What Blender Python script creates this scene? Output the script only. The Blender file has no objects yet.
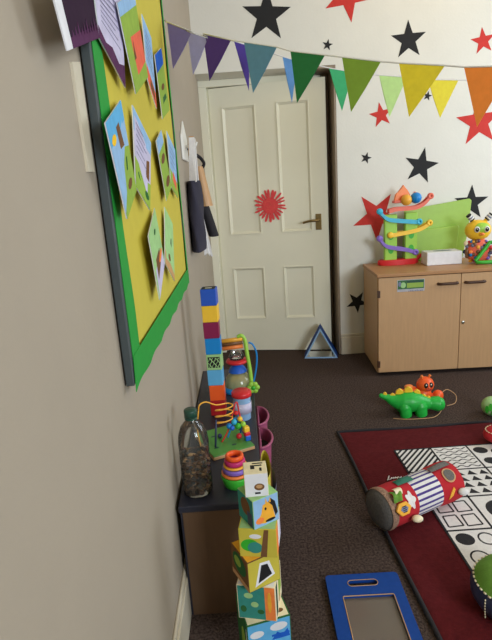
import bpy, bmesh, math, random
from mathutils import Vector, Matrix, noise
C = bpy.context.scene
COL = C.collection
PI = math.pi
random.seed(7)

# ------------------------------------------------------------------ camera
EYE = Vector((0, 0, 1.22))
d = Vector((134.0, 1935.0, 510.0)).normalized()          # world down, seen by the lens (right, down, forward)
fy = Vector((-9.0, 0, 510.0)); fy.y = -(fy.x*d.x + fy.z*d.z)/d.y; fy.normalize()
fx = d.cross(fy)
right = Vector((fx[0], fy[0], -d[0])); down = Vector((fx[1], fy[1], -d[1])); fwd = Vector((fx[2], fy[2], -d[2]))
cd = bpy.data.cameras.new('camera'); cam = bpy.data.objects.new('camera', cd); COL.objects.link(cam)
m3 = Matrix((right, -down, -fwd)).transposed()
cam.matrix_world = Matrix.Translation(EYE) @ m3.to_4x4()
cd.sensor_fit = 'VERTICAL'; cd.sensor_height = 36.0; cd.sensor_width = 36.0; cd.lens = 510/640*36
cd.clip_start = 0.02
C.camera = cam

# ------------------------------------------------------------------ world, lights, exposure
w = bpy.data.worlds.new('world'); C.world = w; w.use_nodes = True
w.node_tree.nodes['Background'].inputs[0].default_value = (0.62, 0.75, 1.0, 1)
w.node_tree.nodes['Background'].inputs[1].default_value = 1.0
def area(name, loc, target, sx, sy, power, col):
    l = bpy.data.lights.new(name, 'AREA'); l.shape = 'RECTANGLE'; l.size = sx; l.size_y = sy
    l.energy = power; l.color = col
    o = bpy.data.objects.new(name, l); COL.objects.link(o); o.location = loc
    o.rotation_euler = (Vector(target)-Vector(loc)).to_track_quat('-Z', 'Y').to_euler()
    return o
area('window_daylight', (2.93, 2.30, 1.62), (0, 2.35, 1.35), 1.5, 1.15, 33, (0.86, 0.95, 1.03))
area('added_rear_light', (2.1, -1.63, 1.62), (1.3, 3.4, 1.25), 1.3, 1.15, 92, (0.86, 0.95, 1.03))  # added light at the unseen rear window, brightens the back wall from the front
area('added_warm_light', (1.3, 2.75, 2.55), (1.0, 3.4, 2.0), 0.5, 0.5, 1.6, (1.0, 0.70, 0.30))  # added warm light for the upper back wall, no lamp fixture behind it
C.view_settings.view_transform = 'Standard'; C.view_settings.look = 'None'
C.view_settings.exposure = 0.0; C.view_settings.gamma = 1.0; C.view_settings.use_curve_mapping = False

# ------------------------------------------------------------------ materials
def lin(c):
    return tuple(((v/255)/12.92 if v/255 <= 0.04045 else ((v/255+0.055)/1.055)**2.4) for v in c)
MATS = {}
def mat(name, rgb, rough=0.6, metal=0.0, var=0.06, scale=30, bump=0.0, bscale=200, trans=0.0, spec=0.5, coat=0.0, ior=1.45, alpha=1.0, stretch=None):
    m = bpy.data.materials.new(name); m.use_nodes = True
    nt = m.node_tree; N = nt.nodes; L = nt.links; b = N['Principled BSDF']
    c = lin(rgb)
    b.inputs['Roughness'].default_value = rough; b.inputs['Metallic'].default_value = metal
    b.inputs['Specular IOR Level'].default_value = spec; b.inputs['IOR'].default_value = ior
    b.inputs['Transmission Weight'].default_value = trans; b.inputs['Coat Weight'].default_value = coat
    b.inputs['Alpha'].default_value = alpha
    tc = N.new('ShaderNodeTexCoord'); mp = N.new('ShaderNodeMapping'); L.new(tc.outputs['Object'], mp.inputs[0])
    if stretch: mp.inputs['Scale'].default_value = stretch
    if var > 0:
        nz = N.new('ShaderNodeTexNoise'); nz.inputs['Scale'].default_value = scale; nz.inputs['Detail'].default_value = 4
        L.new(mp.outputs[0], nz.inputs['Vector'])
        mr = N.new('ShaderNodeMix'); mr.data_type = 'RGBA'
        mr.inputs[6].default_value = (*[v*(1-var) for v in c], 1); mr.inputs[7].default_value = (*[min(1, v*(1+var)) for v in c], 1)
        rp = N.new('ShaderNodeMapRange'); rp.inputs[1].default_value = .3; rp.inputs[2].default_value = .7
        L.new(nz.outputs[0], rp.inputs[0]); L.new(rp.outputs[0], mr.inputs[0]); L.new(mr.outputs[2], b.inputs['Base Color'])
    else:
        b.inputs['Base Color'].default_value = (*c, 1)
    if bump > 0:
        n2 = N.new('ShaderNodeTexNoise'); n2.inputs['Scale'].default_value = bscale; n2.inputs['Detail'].default_value = 3
        L.new(mp.outputs[0], n2.inputs['Vector'])
        bp = N.new('ShaderNodeBump'); bp.inputs['Strength'].default_value = bump; bp.inputs['Distance'].default_value = 0.004
        L.new(n2.outputs[0], bp.inputs['Height']); L.new(bp.outputs[0], b.inputs['Normal'])
    MATS[name] = m
    return m
M = {}
def mk(k, *a, **kw): M[k] = mat(k, *a, **kw)
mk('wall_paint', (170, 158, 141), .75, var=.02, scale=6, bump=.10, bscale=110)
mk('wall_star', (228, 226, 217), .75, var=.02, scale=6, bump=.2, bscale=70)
mk('ceiling_paint', (232, 216, 186), .8)
mk('gloss_cream', (240, 236, 214), .20, var=.015, scale=5)
mk('skirting', (216, 206, 184), .4, var=.02)
mk('reveal', (150, 132, 112), .5, var=.08, scale=20)
mk('carpet', (78, 65, 60), .95, var=.6, scale=130, bump=1.0, bscale=220, spec=.1)
mk('beech', (196, 156, 114), .42, var=.05, scale=14, stretch=(6, 6, .5))
mk('beech_edge', (176, 128, 84), .45, var=.06, scale=14, stretch=(.6, 6, 6))
mk('dark_wood', (70, 42, 26), .4)
mk('end_panel', (104, 78, 56), .6, var=.06, scale=16, stretch=(5, 5, .6))
mk('navy_top', (44, 45, 58), .42, var=.06)
mk('steel', (190, 188, 180), .3, metal=1)
mk('brass', (150, 128, 86), .35, metal=1)
mk('silver_sticker', (200, 200, 205), .3, metal=.6)
mk('white_plastic', (235, 234, 228), .4)
mk('white_paper', (232, 232, 236), .8)
mk('white_cloth', (226, 222, 220), .9, var=.05, scale=90, bump=.3)
mk('mirror', (225, 226, 228), .06, metal=1, var=.02)
mk('black_paper', (34, 34, 36), .8)
mk('red_paper', (205, 52, 44), .75)
mk('red_paint', (226, 70, 72), .7)
mk('black', (26, 26, 28), .6)
mk('black_cloth', (40, 38, 42), .95, bump=.3)
mk('navy_cloth', (52, 50, 64), .95, bump=.3)
mk('grey_frame', (70, 78, 80), .55)
mk('board_yellow', (204, 188, 66), .8, var=.02)
mk('border_green', (28, 150, 52), .75, var=.05)
mk('maroon_cloth', (90, 27, 31), .95, var=.14, scale=60, bump=.5, bscale=120, spec=.15)
mk('red_cloth', (184, 32, 42), .9, var=.05, bump=.3)
mk('purple_cloth', (72, 54, 128), .9)
mk('green_cloth', (104, 150, 56), .9, var=.1, bump=.3)
mk('teal_cloth', (50, 110, 90), .9)
mk('grey_cloth', (104, 100, 96), .95, var=.2, scale=160, bump=.4)
mk('speckle_cloth', (150, 118, 98), .95, var=.4, scale=200)
mk('navy_satin', (54, 60, 92), .5)
mk('dkred_cloth', (112, 44, 44), .9)
PAL = dict(blue=(42, 88, 196), royal=(34, 96, 200), sky=(100, 178, 226), yellow=(250, 200, 60), maroon=(136, 30, 76), azure=(24, 134, 210),
    lime=(156, 206, 72), rack_lime=(158, 196, 84), maze_green=(84, 150, 66), leaf=(60, 176, 52), orange=(246, 96, 40), red=(214, 42, 48), deepred=(176, 32, 38), magenta=(196, 48, 112), purple=(134, 104, 196),
    tangerine=(248, 138, 70), pink=(166, 82, 116), green=(36, 178, 66), dinoyellow=(250, 200, 50), cyan=(60, 180, 214), gold=(244, 176, 60), 
    lavender=(140, 138, 170), coral=(236, 110, 84), teal=(60, 142, 130), brown=(120, 84, 54), tan=(196, 152, 106), palegreen=(164, 206, 140), cream=(240, 226, 190),
    paleblue=(150, 188, 226), lilac=(202, 196, 222), plum=(88, 48, 84), darkplum=(50, 30, 52), hillgreen=(150, 180, 76), darkgreen=(52, 104, 58), bluegrey=(120, 128, 158), deepgreen=(38, 76, 62))
for k, v in PAL.items():
    mk(k, v, .38, var=.03); mk('paper_'+k, v, .85, var=.08, scale=45, spec=.15)
def paper(k): return 'paper_'+k if k in PAL else k
for k, v in dict(f_purple=(144, 132, 192), f_mauve=(182, 178, 220), f_dark=(100, 70, 146), f_teal=(116, 162, 186), f_green=(54, 136, 78), f_olive=(156, 186, 76), f_yellow=(244, 228, 74), f_orange=(252, 172, 84),
                 f_violet=(98, 74, 170), f_blue=(120, 172, 226), f_mint=(84, 200, 138), f_pale=(216, 242, 170), f_bright=(254, 240, 84)).items():
    mk(k, v, .85, var=.04, scale=60)
def thin_glass(name, tint, rough=.08, clear=.75):
    m = bpy.data.materials.new(name); m.use_nodes = True; nt = m.node_tree; N = nt.nodes; L = nt.links
    N.remove(N['Principled BSDF'])
    t = N.new('ShaderNodeBsdfTransparent'); t.inputs[0].default_value = (*tint, 1)
    g = N.new('ShaderNodeBsdfGlossy'); g.inputs['Roughness'].default_value = rough
    df = N.new('ShaderNodeBsdfDiffuse'); df.inputs[0].default_value = (*tint, 1)
    f = N.new('ShaderNodeFresnel'); f.inputs[0].default_value = 1.5
    a = N.new('ShaderNodeMixShader'); a.inputs[0].default_value = 1-clear
    b = N.new('ShaderNodeMixShader')
    L.new(t.outputs[0], a.inputs[1]); L.new(df.outputs[0], a.inputs[2])
    L.new(f.outputs[0], b.inputs[0]); L.new(a.outputs[0], b.inputs[1]); L.new(g.outputs[0], b.inputs[2])
    L.new(b.outputs[0], N['Material Output'].inputs[0]); M[name] = m
for k in [k for k in M if k.startswith('f_')]:
    nt = M[k].node_tree; N = nt.nodes; L = nt.links; b = N['Principled BSDF']
    tr = N.new('ShaderNodeBsdfTranslucent'); mx = N.new('ShaderNodeMixShader'); mx.inputs[0].default_value = .42
    src = b.inputs['Base Color'].links[0].from_socket; L.new(src, tr.inputs[0])
    L.new(b.outputs[0], mx.inputs[1]); L.new(tr.outputs[0], mx.inputs[2]); L.new(mx.outputs[0], N['Material Output'].inputs[0])
thin_glass('clear_plastic', (.90, .92, .90), .1, .97)
mk('board_blue', (16, 66, 146), .6, var=.08, scale=60, spec=.25)
thin_glass('hazy_plastic', (.46, .37, .30), .12, .68)
thin_glass('amber_plastic', (.95, .85, .45), .1, .7)
thin_glass('window_glass', (.97, .98, .98), .02, .98)
thin_glass('organza', (.85, .83, .83), .5, .35)

# ------------------------------------------------------------------ mesh builder
class MB:
    def __init__(s): s.bm = bmesh.new(); s.mats = []
    def mi(s, k):
        if k not in s.mats: s.mats.append(k)
        return s.mats.index(k)
    def merge(s, tmp, k, X=None, smooth=False):
        i = s.mi(k); mp = {}
        for v in tmp.verts: mp[v] = s.bm.verts.new(X @ v.co if X else v.co)
        for f in tmp.faces:
            try: nf = s.bm.faces.new([mp[v] for v in f.verts])
            except ValueError: continue
            nf.material_index = i; nf.smooth = smooth
        tmp.free(); return s
    def box(s, a, b, k, bev=0, X=None, smooth=False):
        t = bmesh.new(); bmesh.ops.create_cube(t, size=1)
        for v in t.verts: v.co = Vector([(a[i]+b[i])/2 + v.co[i]*(b[i]-a[i]) for i in range(3)])
        if bev: bmesh.ops.bevel(t, geom=t.edges[:], offset=bev, segments=2, profile=.5, affect='EDGES')
        return s.merge(t, k, X, smooth)
    def tube(s, pts, r, k, n=8, closed=False, X=None, flat=None):
        pts = [Vector(p) for p in pts]; L = len(pts); rr = r if isinstance(r, (list, tuple)) else [r]*L
        t = bmesh.new(); rings = []; ref = None
        for i, p in enumerate(pts):
            if closed: tg = pts[(i+1) % L]-pts[i-1]
            else: tg = pts[min(i+1, L-1)]-pts[max(i-1, 0)]
            tg.normalize()
            if ref is None: ref = Vector((0, 0, 1)) if abs(tg.z) < .9 else Vector((1, 0, 0))
            u = (ref - tg*ref.dot(tg))
            if u.length < 1e-5: u = tg.orthogonal()
            u.normalize(); ref = u; vv = tg.cross(u)
            rings.append([t.verts.new(p + (u*math.cos(2*PI*j/n) + vv*math.sin(2*PI*j/n)*(flat or 1))*rr[i]) for j in range(n)])
        for i in range(L if closed else L-1):
            A, B = rings[i], rings[(i+1) % L]
            for j in range(n): t.faces.new((A[j], A[(j+1) % n], B[(j+1) % n], B[j]))
        if not closed: t.faces.new(rings[0][::-1]); t.faces.new(rings[-1])
        return s.merge(t, k, X, True)
    def lathe(s, prof, k, n=24, X=None, smooth=True, sx=1, sy=1):
        t = bmesh.new(); rings = []
        for (r, z) in prof:
            if r < 1e-6: rings.append([t.verts.new((0, 0, z))])
            else: rings.append([t.verts.new((r*sx*math.cos(2*PI*j/n), r*sy*math.sin(2*PI*j/n), z)) for j in range(n)])
        for A, B in zip(rings, rings[1:]):
            for j in range(n):
                q = [A[j % len(A)], A[(j+1) % len(A)], B[(j+1) % len(B)], B[j % len(B)]]
                q2 = []
                for v in q:
                    if v not in q2: q2.append(v)
                if len(q2) > 2: t.faces.new(q2)
        return s.merge(t, k, X, smooth)
    def ball(s, c, r, k, X=None, n=16):
        r = r if isinstance(r, (list, tuple)) else (r, r, r)
        t = bmesh.new(); bmesh.ops.create_uvsphere(t, u_segments=n, v_segments=max(8, n*2//3), radius=1)
        for v in t.verts: v.co = Vector((c[0]+v.co.x*r[0], c[1]+v.co.y*r[1], c[2]+v.co.z*r[2]))
        return s.merge(t, k, X, True)
    def prism(s, poly, h, k, X=None, z0=0.0, bev=0, smooth=False):
        """polygon in local xy, extruded from z0 to z0+h"""
        t = bmesh.new(); a = [t.verts.new((x, y, z0)) for x, y in poly]; b = [t.verts.new((x, y, z0+h)) for x, y in poly]
        n = len(poly); t.faces.new(a[::-1]); t.faces.new(b)
        for i in range(n): t.faces.new((a[i], a[(i+1) % n], b[(i+1) % n], b[i]))
        if bev: bmesh.ops.bevel(t, geom=t.edges[:], offset=bev, segments=2, profile=.5, affect='EDGES')
        return s.merge(t, k, X, smooth)
    def slab(s, q, off, k):
        """thin solid between the 3-D polygon q and the same moved by vector off"""
        t = bmesh.new(); q = [Vector(p) for p in q]; a = [t.verts.new(p) for p in q]; b = [t.verts.new(p+Vector(off)) for p in q]
        n = len(q); t.faces.new(a[::-1]); t.faces.new(b)
        for i in range(n): t.faces.new((a[i], a[(i+1) % n], b[(i+1) % n], b[i]))
        return s.merge(t, k)
    def grid(s, f, nu, nv, k, X=None, thick=None, smooth=True):
        t = bmesh.new(); g = [[t.verts.new(f(i/nu, j/nv)) for j in range(nv+1)] for i in range(nu+1)]
        for i in range(nu):
            for j in range(nv): t.faces.new((g[i][j], g[i+1][j], g[i+1][j+1], g[i][j+1]))
        return s.merge(t, k, X, smooth)
def obj(name, mb, parent=None, loc=(0, 0, 0), rot=(0, 0, 0)):
    bmesh.ops.recalc_face_normals(mb.bm, faces=mb.bm.faces[:])
    me = bpy.data.meshes.new(name); mb.bm.to_mesh(me); mb.bm.free()
    for k in mb.mats: me.materials.append(M[k])
    o = bpy.data.objects.new(name, me); COL.objects.link(o)
    o.location = loc; o.rotation_euler = rot
    if parent: o.parent = parent
    return o
def tag(o, label, cat, group=None):
    o['label'] = label; o['category'] = cat
    if group: o['group'] = group
    return o
def thing(name, label, cat, loc=(0, 0, 0), rz=0, group=None):
    o = bpy.data.objects.new(name, None); COL.objects.link(o); o.location = loc; o.rotation_euler = (0, 0, rz)
    o.empty_display_size = .05
    return tag(o, label, cat, group)
def struct(name, mb, parent=None, **kw):
    o = obj(name, mb, parent, **kw)
    if not parent: o['kind'] = 'structure'
    return o
def rotX(a): return Matrix.Rotation(a, 4, 'X')
def rotY(a): return Matrix.Rotation(a, 4, 'Y')
def rotZ(a): return Matrix.Rotation(a, 4, 'Z')
def T(*a): return Matrix.Translation(Vector(a))
XZ = rotX(PI/2)        # local xy polygon -> world xz plane, extruding towards -y
def arc(cx, cy, rx, ry, a0=0, a1=2*PI, n=20, full=True):
    m = n if full else n+1
    return [(cx+rx*math.cos(a0+(a1-a0)*i/n), cy+ry*math.sin(a0+(a1-a0)*i/n)) for i in range(m)]
def smoothpath(pts, n=6):
    P = [Vector(p) for p in pts]; out = []
    for i in range(len(P)-1):
        p0, p1, p2, p3 = P[max(i-1, 0)], P[i], P[i+1], P[min(i+2, len(P)-1)]
        for j in range(n):
            t = j/n
            out.append(.5*((2*p1)+(p2-p0)*t+(2*p0-5*p1+4*p2-p3)*t*t+(3*p1-p0-3*p2+p3)*t**3))
    return out+[P[-1]]

# ------------------------------------------------------------------ the room
WL, WR, YB, YF, ZC, YD = -.226, 3.0, 3.49, -1.7, 2.75, 3.82
DXR = .668           # right side of the doorway recess
struct('floor', MB().box((WL-.1, YF-.1, -.08), (WR+.1, YD+.6, 0), 'carpet'))
struct('ceiling', MB().box((WL-.1, YF-.1, ZC), (WR+.1, YD+.6, ZC+.08), 'ceiling_paint'))
def wx(y): return -.236+.0085*(y-1.24)        # the left wall is a touch out of square
def slant(mb):
    for v in mb.bm.verts: v.co.x += wx(v.co.y)-WL
    return mb
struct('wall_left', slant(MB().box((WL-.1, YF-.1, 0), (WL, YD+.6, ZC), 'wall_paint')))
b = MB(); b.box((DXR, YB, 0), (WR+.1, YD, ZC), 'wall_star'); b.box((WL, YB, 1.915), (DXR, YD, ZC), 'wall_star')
struct('wall_back', b)
struct('wall_hall', MB().box((WL, YD+.5, 0), (WR, YD+.6, ZC), 'wall_paint'))
b = MB(); b.box((WL, YF-.1, 0), (1.4, YF, ZC), 'wall_paint'); b.box((2.8, YF-.1, 0), (WR+.1, YF, ZC), 'wall_paint'); b.box((1.4, YF-.1, 0), (2.8, YF, 1.0), 'wall_paint'); b.box((1.4, YF-.1, 2.25), (2.8, YF, ZC), 'wall_paint')
struct('wall_rear', b)
b = MB()
for x in (1.4, 2.07, 2.74): b.box((x, YF-.08, 1.0), (x+.06, YF-.02, 2.25), 'white_plastic')
for z in (1.0, 2.19): b.box((1.4, YF-.08, z), (2.8, YF-.02, z+.06), 'white_plastic')
win = struct('added_rear_window', b)  # unseen window, added to give the back wall frontal light
struct('window_glass', MB().box((1.46, YF-.055, 1.06), (2.74, YF-.05, 2.19), 'window_glass'), win)
wy0, wy1, wz0, wz1 = 1.5, 3.15, 1.0, 2.25
b = MB(); b.box((WR, YF, 0), (WR+.1, wy0, ZC), 'wall_paint'); b.box((WR, wy1, 0), (WR+.1, YB, ZC), 'wall_paint')
b.box((WR, wy0, 0), (WR+.1, wy1, wz0), 'wall_paint'); b.box((WR, wy0, wz1), (WR+.1, wy1, ZC), 'wall_paint')
struct('wall_right', b)
b = MB()
for y in (wy0, (wy0+wy1)/2-.03, wy1-.06): b.box((WR+.02, y, wz0), (WR+.08, y+.06, wz1), 'white_plastic')
for z in (wz0, wz1-.06): b.box((WR+.02, wy0, z), (WR+.08, wy1, z+.06), 'white_plastic')
win = struct('window_1', b)
struct('window_glass', MB().box((WR+.045, wy0+.06, wz0+.06), (WR+.05, wy1-.06, wz1-.06), 'window_glass'), win)
b = MB()
def skirt(b, x0, y0, x1, y1, ox, oy):
    pass
b.box((DXR, YB-.014, 0), (WR, YB, .128), 'skirting', .003); b.box((DXR, YB-.009, .128), (WR, YB, .15), 'skirting', .004)
struct('baseboard_back', b)
b = MB(); b.box((WL, YF, 0), (WL+.014, 3.70, .128), 'skirting', .003); b.box((WL, YF, .128), (WL+.009, 3.70, .15), 'skirting', .004)
struct('baseboard_left', slant(b))
# doorway: painted frame at the back of the recess, brown lining on the right
b = MB()
b.box((WL, 3.705, 0), (WL+.062, 3.80, 1.915), 'gloss_cream', .004); b.box((WL, 3.70, 1.872), (.62, 3.80, 1.915), 'gloss_cream', .004)
b.box((WL+.062, 3.755, 0), (WL+.075, 3.79, 1.87), 'gloss_cream')
struct('trim_1', b)
b = MB(); b.box((DXR-.012, YB+.002, 0), (DXR, 3.80, 1.915), 'reveal'); b.box((.60, 3.70, 0), (DXR-.012, 3.80, 1.915), 'reveal', .004)
b.box((.52, YB+.004, 1.900), (DXR-.012, 3.70, 1.915), 'reveal')  # brown strip standing in for the shadow under the lintel
struct('trim_2', b)
# door, ajar, hinged on the left
DW, DH = .785, 1.862
panels = [(.082, .315, .245, .635), (.455, .675, .245, .635), (.082, .315, .875, 1.74), (.455, .675, .875, 1.74)]
b = MB(); xs = [0, .082, .315, .455, .675, DW]; zs = [0, .245, .635, .875, 1.74, DH]
for i in range(5):
    for j in range(5):
        hole = i in (1, 3) and j in (1, 3)
        b.box((xs[i], .012 if hole else 0, zs[j]), (xs[i+1], .04, zs[j+1]), 'gloss_cream')
bmesh.ops.remove_doubles(b.bm, verts=b.bm.verts[:], dist=1e-5)
door = struct('door_1', b, loc=(-.152, 3.745, .006), rot=(0, 0, -math.atan2(.155, .765)))
for (x0, x1, z0, z1) in panels:
    b = MB()
    o, i = .0, .022
    fr = [(x0, z0), (x1, z0), (x1, z1), (x0, z1)]; inn = [(x0+i, z0+i), (x1-i, z0+i), (x1-i, z1-i), (x0+i, z1-i)]
    t = bmesh.new(); A = [t.verts.new((x, -.005, z)) for x, z in fr]; A2 = [t.verts.new((x+(.006 if x == x0 else -.006), -.006, z+(.006 if z == z0 else -.006))) for x, z in fr]
    B = [t.verts.new((x, .0125, z)) for x, z in inn]; A0 = [t.verts.new((x, .002, z)) for x, z in fr]
    for q in range(4):
        r = (q+1) % 4; t.faces.new((A0[q], A0[r], A[r], A[q])); t.faces.new((A[q], A[r], A2[r], A2[q])); t.faces.new((A2[q], A2[r], B[r], B[q]))
    b.merge(t, 'gloss_cream'); obj('panel_moulding', b, door)
b = MB(); b.box((.697, -.008, .882), (.737, 0, .992), 'brass', .003)
hd = obj('door_handle', b, door)
b = MB(); b.tube([(.717, -.004, .950), (.717, -.045, .950)], .009, 'brass'); b.tube(smoothpath([(.717, -.045, .950), (.68, -.05, .950), (.645, -.05, .946), (.612, -.045, .938)]), [.009]*10+[.008]*9, 'brass')
obj('lever', b, hd)
# red painted sun on the door
b = MB(); rnd = random.Random(3); poly = []
b.prism(arc(0, 0, .058, .055, n=28), .0012, 'red_paint')
for k in range(23):
    a = 2*PI*k/23+rnd.uniform(-.06, .06); r1 = rnd.uniform(.098, .118); wd = rnd.uniform(.006, .010)
    X = rotZ(a)
    b.prism([(.052, -wd*.6), (.08, -wd), (r1-.006, -wd*.8), (r1, -wd*.2), (r1, wd*.3), (r1-.008, wd*.8), (.08, wd), (.052, wd*.6)], .001+.0001*(k % 3), 'red_paint', X)
for pts in ([(-.04, .0), (-.03, .026), (-.005, .03), (.008, .012), (-.01, -.01), (-.028, -.004)], [(.0, -.03), (.02, -.026), (.034, -.006), (.026, .02)], [(-.03, -.03), (-.015, -.022), (-.006, -.034)]):
    b.tube(smoothpath([(x, y, .0012) for x, y in pts], 5), .0012, 'coral', 5)
sun = obj('painted_sun', b, loc=(0, 0, 0))
sun.matrix_world = T(-.152, 3.745, .006) @ rotZ(-math.atan2(.155, .765)) @ T(.383, -.0062, 1.066) @ XZ
tag(sun, 'red painted paper sun with handprint rays stuck on the cream door', 'decoration')

# ------------------------------------------------------------------ stars stuck on the back wall
def star(x, z, r, rot, m, label, inner=.40):
    pts = []
    for k in range(10):
        a = PI/2 - math.radians(rot) + k*PI/5; q = r if k % 2 == 0 else r*inner
        pts.append((q*math.cos(a), q*math.sin(a)))
    o = obj('wall_star', MB().prism(pts, .0015, m), loc=(x, YB-.0003, z), rot=(PI/2, 0, 0))
    tag(o, label, 'wall star', 'paper stars on the back wall')
def bw(px, py, y=YB):
    v = right*(px-246)+down*(py-320)+fwd*510
    return EYE+v*(y/v.y)
def pstar(px, py, rp, rot, m, label):
    p = bw(px, py); q = bw(px, py+rp); star(p.x, p.z, (p-q).length, rot+4, m, label)
pstar(266.5, 15.5, 28, 0, 'black_paper', 'largest black star, high on the wall above the door')
pstar(348, -5, 28, 25, 'red_paper', 'large red star cut by the top edge, right of the biggest black star')
pstar(327.5, 45, 6, 8, 'black_paper', 'tiny black star above the bunting just right of the door top')
pstar(408.5, 40, 20, -6, 'black_paper', 'medium black star just above the yellow bunting flag')
pstar(381, 115, 13, -14, 'red_paper', 'small red star under the olive green bunting flag')
pstar(483, 41, 14, -12, 'red_paper', 'small red star above the orange bunting flag at the right edge')
pstar(366, 158, 6, 14, 'black_paper', 'tiny black star low under the small red star, left of the medium black one')
pstar(421, 166, 18.5, 8, 'black_paper', 'medium black star on the wall above the red and green ramp toy')
pstar(479, 122, 25, -8, 'red_paper', 'large red star behind the tip of the orange bunting flag')
pstar(376.5, 216, 25, 31, 'red_paper', 'large red star behind the left end of the ramp toy')
pstar(471, 203, 18, -3, 'black_paper', 'black star behind the bug toy on the cupboard')
pstar(357, 302, 11, 28, 'black_paper', 'black star low on the wall beside the cupboard side, above the skirting')
pstar(427.5, 96, 5, 10, 'black_paper', 'tiny black star between the two yellow bunting flags')

# ------------------------------------------------------------------ bunting
def bunting(label, spots, ends, tl):
    t = thing('bunting', label, 'bunting', spots[0][0])
    o = Vector(spots[0][0])
    path = [Vector(ends[0])-o]+[p for L, R, tip, m in spots for p in (Vector(L)-o, Vector(R)-o)]+[Vector(e)-o for e in ends[1:]]
    obj('string', MB().tube(path, .0022, 'white_cloth', 6), t)
    for L, R, tip, m in spots:
        L, R, tip = Vector(L)-o, Vector(R)-o, Vector(tip)-o
        n = (R-L).cross(tip-L).normalized()*.0006
        b = MB(); q = [L, R, R+(tip-R)*.5+n*6, tip, L+(tip-L)*.5+n*6]
        b.slab([p-n*.5 for p in q], n, m)
        obj('flag', b, t)
    return t
def at(px, py, y): return bw(px, py, y)
F1 = [((167, 22), (192, 32), (173, 69), 'f_purple'), ((187, 31), (208, 38), (193, 75), 'f_mauve'), ((203, 34), (231, 40), (209.5, 81), 'f_dark'), ((244, 42), (277, 47), (253, 93), 'f_teal'),
      ((290.5, 51), (325, 55), (297, 103), 'f_green'), ((342, 57), (381, 61.5), (351, 112), 'f_olive'), ((399, 63), (445, 65.5), (409, 117), 'f_yellow'), ((464, 67), (512, 66), (477, 127), 'f_orange')]
s = []
for k, (a, c, tp, m) in enumerate(F1):
    y = 1.97-.5*(a[0]-167)/297; y2 = 1.97-.5*(c[0]-167)/297; y3 = y+(y2-y)*(tp[0]-a[0])/max(1, c[0]-a[0])
    s.append((at(*a, y), at(*c, y2), at(*tp, y3), m))
bunting('front string of felt triangle flags running from purple at the left wall to orange', s, [(wx(2.1)+.003, 2.1, at(165, 20, 2.1).z), at(545, 62, 1.34), (1.7, 1.1, 1.49), (2.4, .9, 1.62), (WR-.002, .75, 1.80)], None)
F2 = [((234, 41), (250, 46), (249, 91), 'f_violet'), ((282.5, 56.5), (298, 61), (292, 103), 'f_blue'), ((329, 68), (353, 72), (342, 111), 'f_mint'), ((379, 75), (407, 77), (389.5, 117), 'f_pale'), ((428, 79.5), (458.5, 80), (440, 118), 'f_bright')]
s = []
for a, c, tp, m in F2:
    y = 1.95+.25*(a[0]-235)/195; y2 = 1.95+.25*(c[0]-235)/195; s.append((at(*a, y), at(*c, y2), at(*tp, (y+y2)/2), m))
bunting('rear string of smaller brighter flags from violet to bright yellow behind the front bunting', s, [at(214, 37.5, 1.905), at(545, 84, 2.35), (1.8, 2.7, 1.57), (2.4, 2.95, 1.66), (WR-.002, 3.3, 1.80)], None)

# ------------------------------------------------------------------ display board on the left wall
def lw(px, py, x=WL):
    v = right*(px-246)+down*(py-320)+fwd*510
    return EYE+v*(x/v.x)
by0, by1, bz0, bz1 = .905, 2.02, .868, 2.2
WB = wx(1.45)
bd = thing('display_board', 'yellow display board with green border on the left wall', 'display board', (wx(1.3), by0, bz0))
W_, H_ = by1-by0, bz1-bz0
obj('backing', MB().box((0, .012, .012), (.012, W_-.012, H_-.012), 'board_yellow'), bd)
b = MB(); b.box((0, 0, 0), (.016, .014, H_), 'grey_frame', .002); b.box((0, W_-.014, 0), (.016, W_, H_), 'grey_frame', .002); b.box((0, .014, 0), (.016, W_-.014, .014), 'grey_frame'); b.box((0, .014, H_-.014), (.016, W_-.014, H_), 'grey_frame')
obj('frame', b, bd)
YZ = Matrix(((0, 0, 1, 0), (1, 0, 0, 0), (0, 1, 0, 0), (0, 0, 0, 1)))   # local xy -> world yz, extrude +x
def wavy(n, f): return [f(i/n) for i in range(n+1)]
b = MB()
b.prism([(.012, .0), (.072, .02)]+wavy(24, lambda t: (.075+.008*math.sin(t*21), .02+t*(H_-.03)))+[(.012, H_-.01)], .001, 'border_green', YZ, .0165)
bot = wavy(60, lambda t: (t*W_, -.012+.005*abs(math.sin(t*21))+.002*math.sin(t*41)))
b.prism(bot+[(W_, .05), (.012, .055)], .001, 'border_green', YZ, .0176)
b.prism([(W_-.03, .03)]+[(W_+.002, .03), (W_+.002, H_-.01)]+wavy(24, lambda t: (W_-.022+.007*math.sin(t*24), H_-.01-t*(H_-.05))), .001, 'border_green', YZ, .0168)
obj('border', b, bd)
def leaf(b, q, xo, paint, back='white_paper'):
    """q: four photo-traced wall corners BL BR TR TL, xo: stand-off of each from the wall"""
    P = [lw(*p, WB+.0195+(o-.022)*.5) for p, o in zip(q, xo)]
    def pt(u, v, h=0):
        p = P[0]*(1-u)*(1-v)+P[1]*u*(1-v)+P[2]*u*v+P[3]*(1-u)*v
        return p+Vector((h, 0, 0))
    b.slab([pt(0, 0), pt(1, 0), pt(1, 1), pt(0, 1)], (.002, 0, 0), back)
    n = 0
    for poly, k in paint:
        n += 1
        b.slab([pt(u, v, .002+.0002*n) for u, v in poly], (.0002, 0, 0), paper(k))
    return P
full = [(0, 0), (1, 0), (1, 1), (0, 1)]
inset = [(.04, .02), (.96, .02), (.96, .98), (.04, .98)]
def blob(cx, cy, rx, ry, n=12): return arc(cx, cy, rx, ry, n=n)
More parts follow.
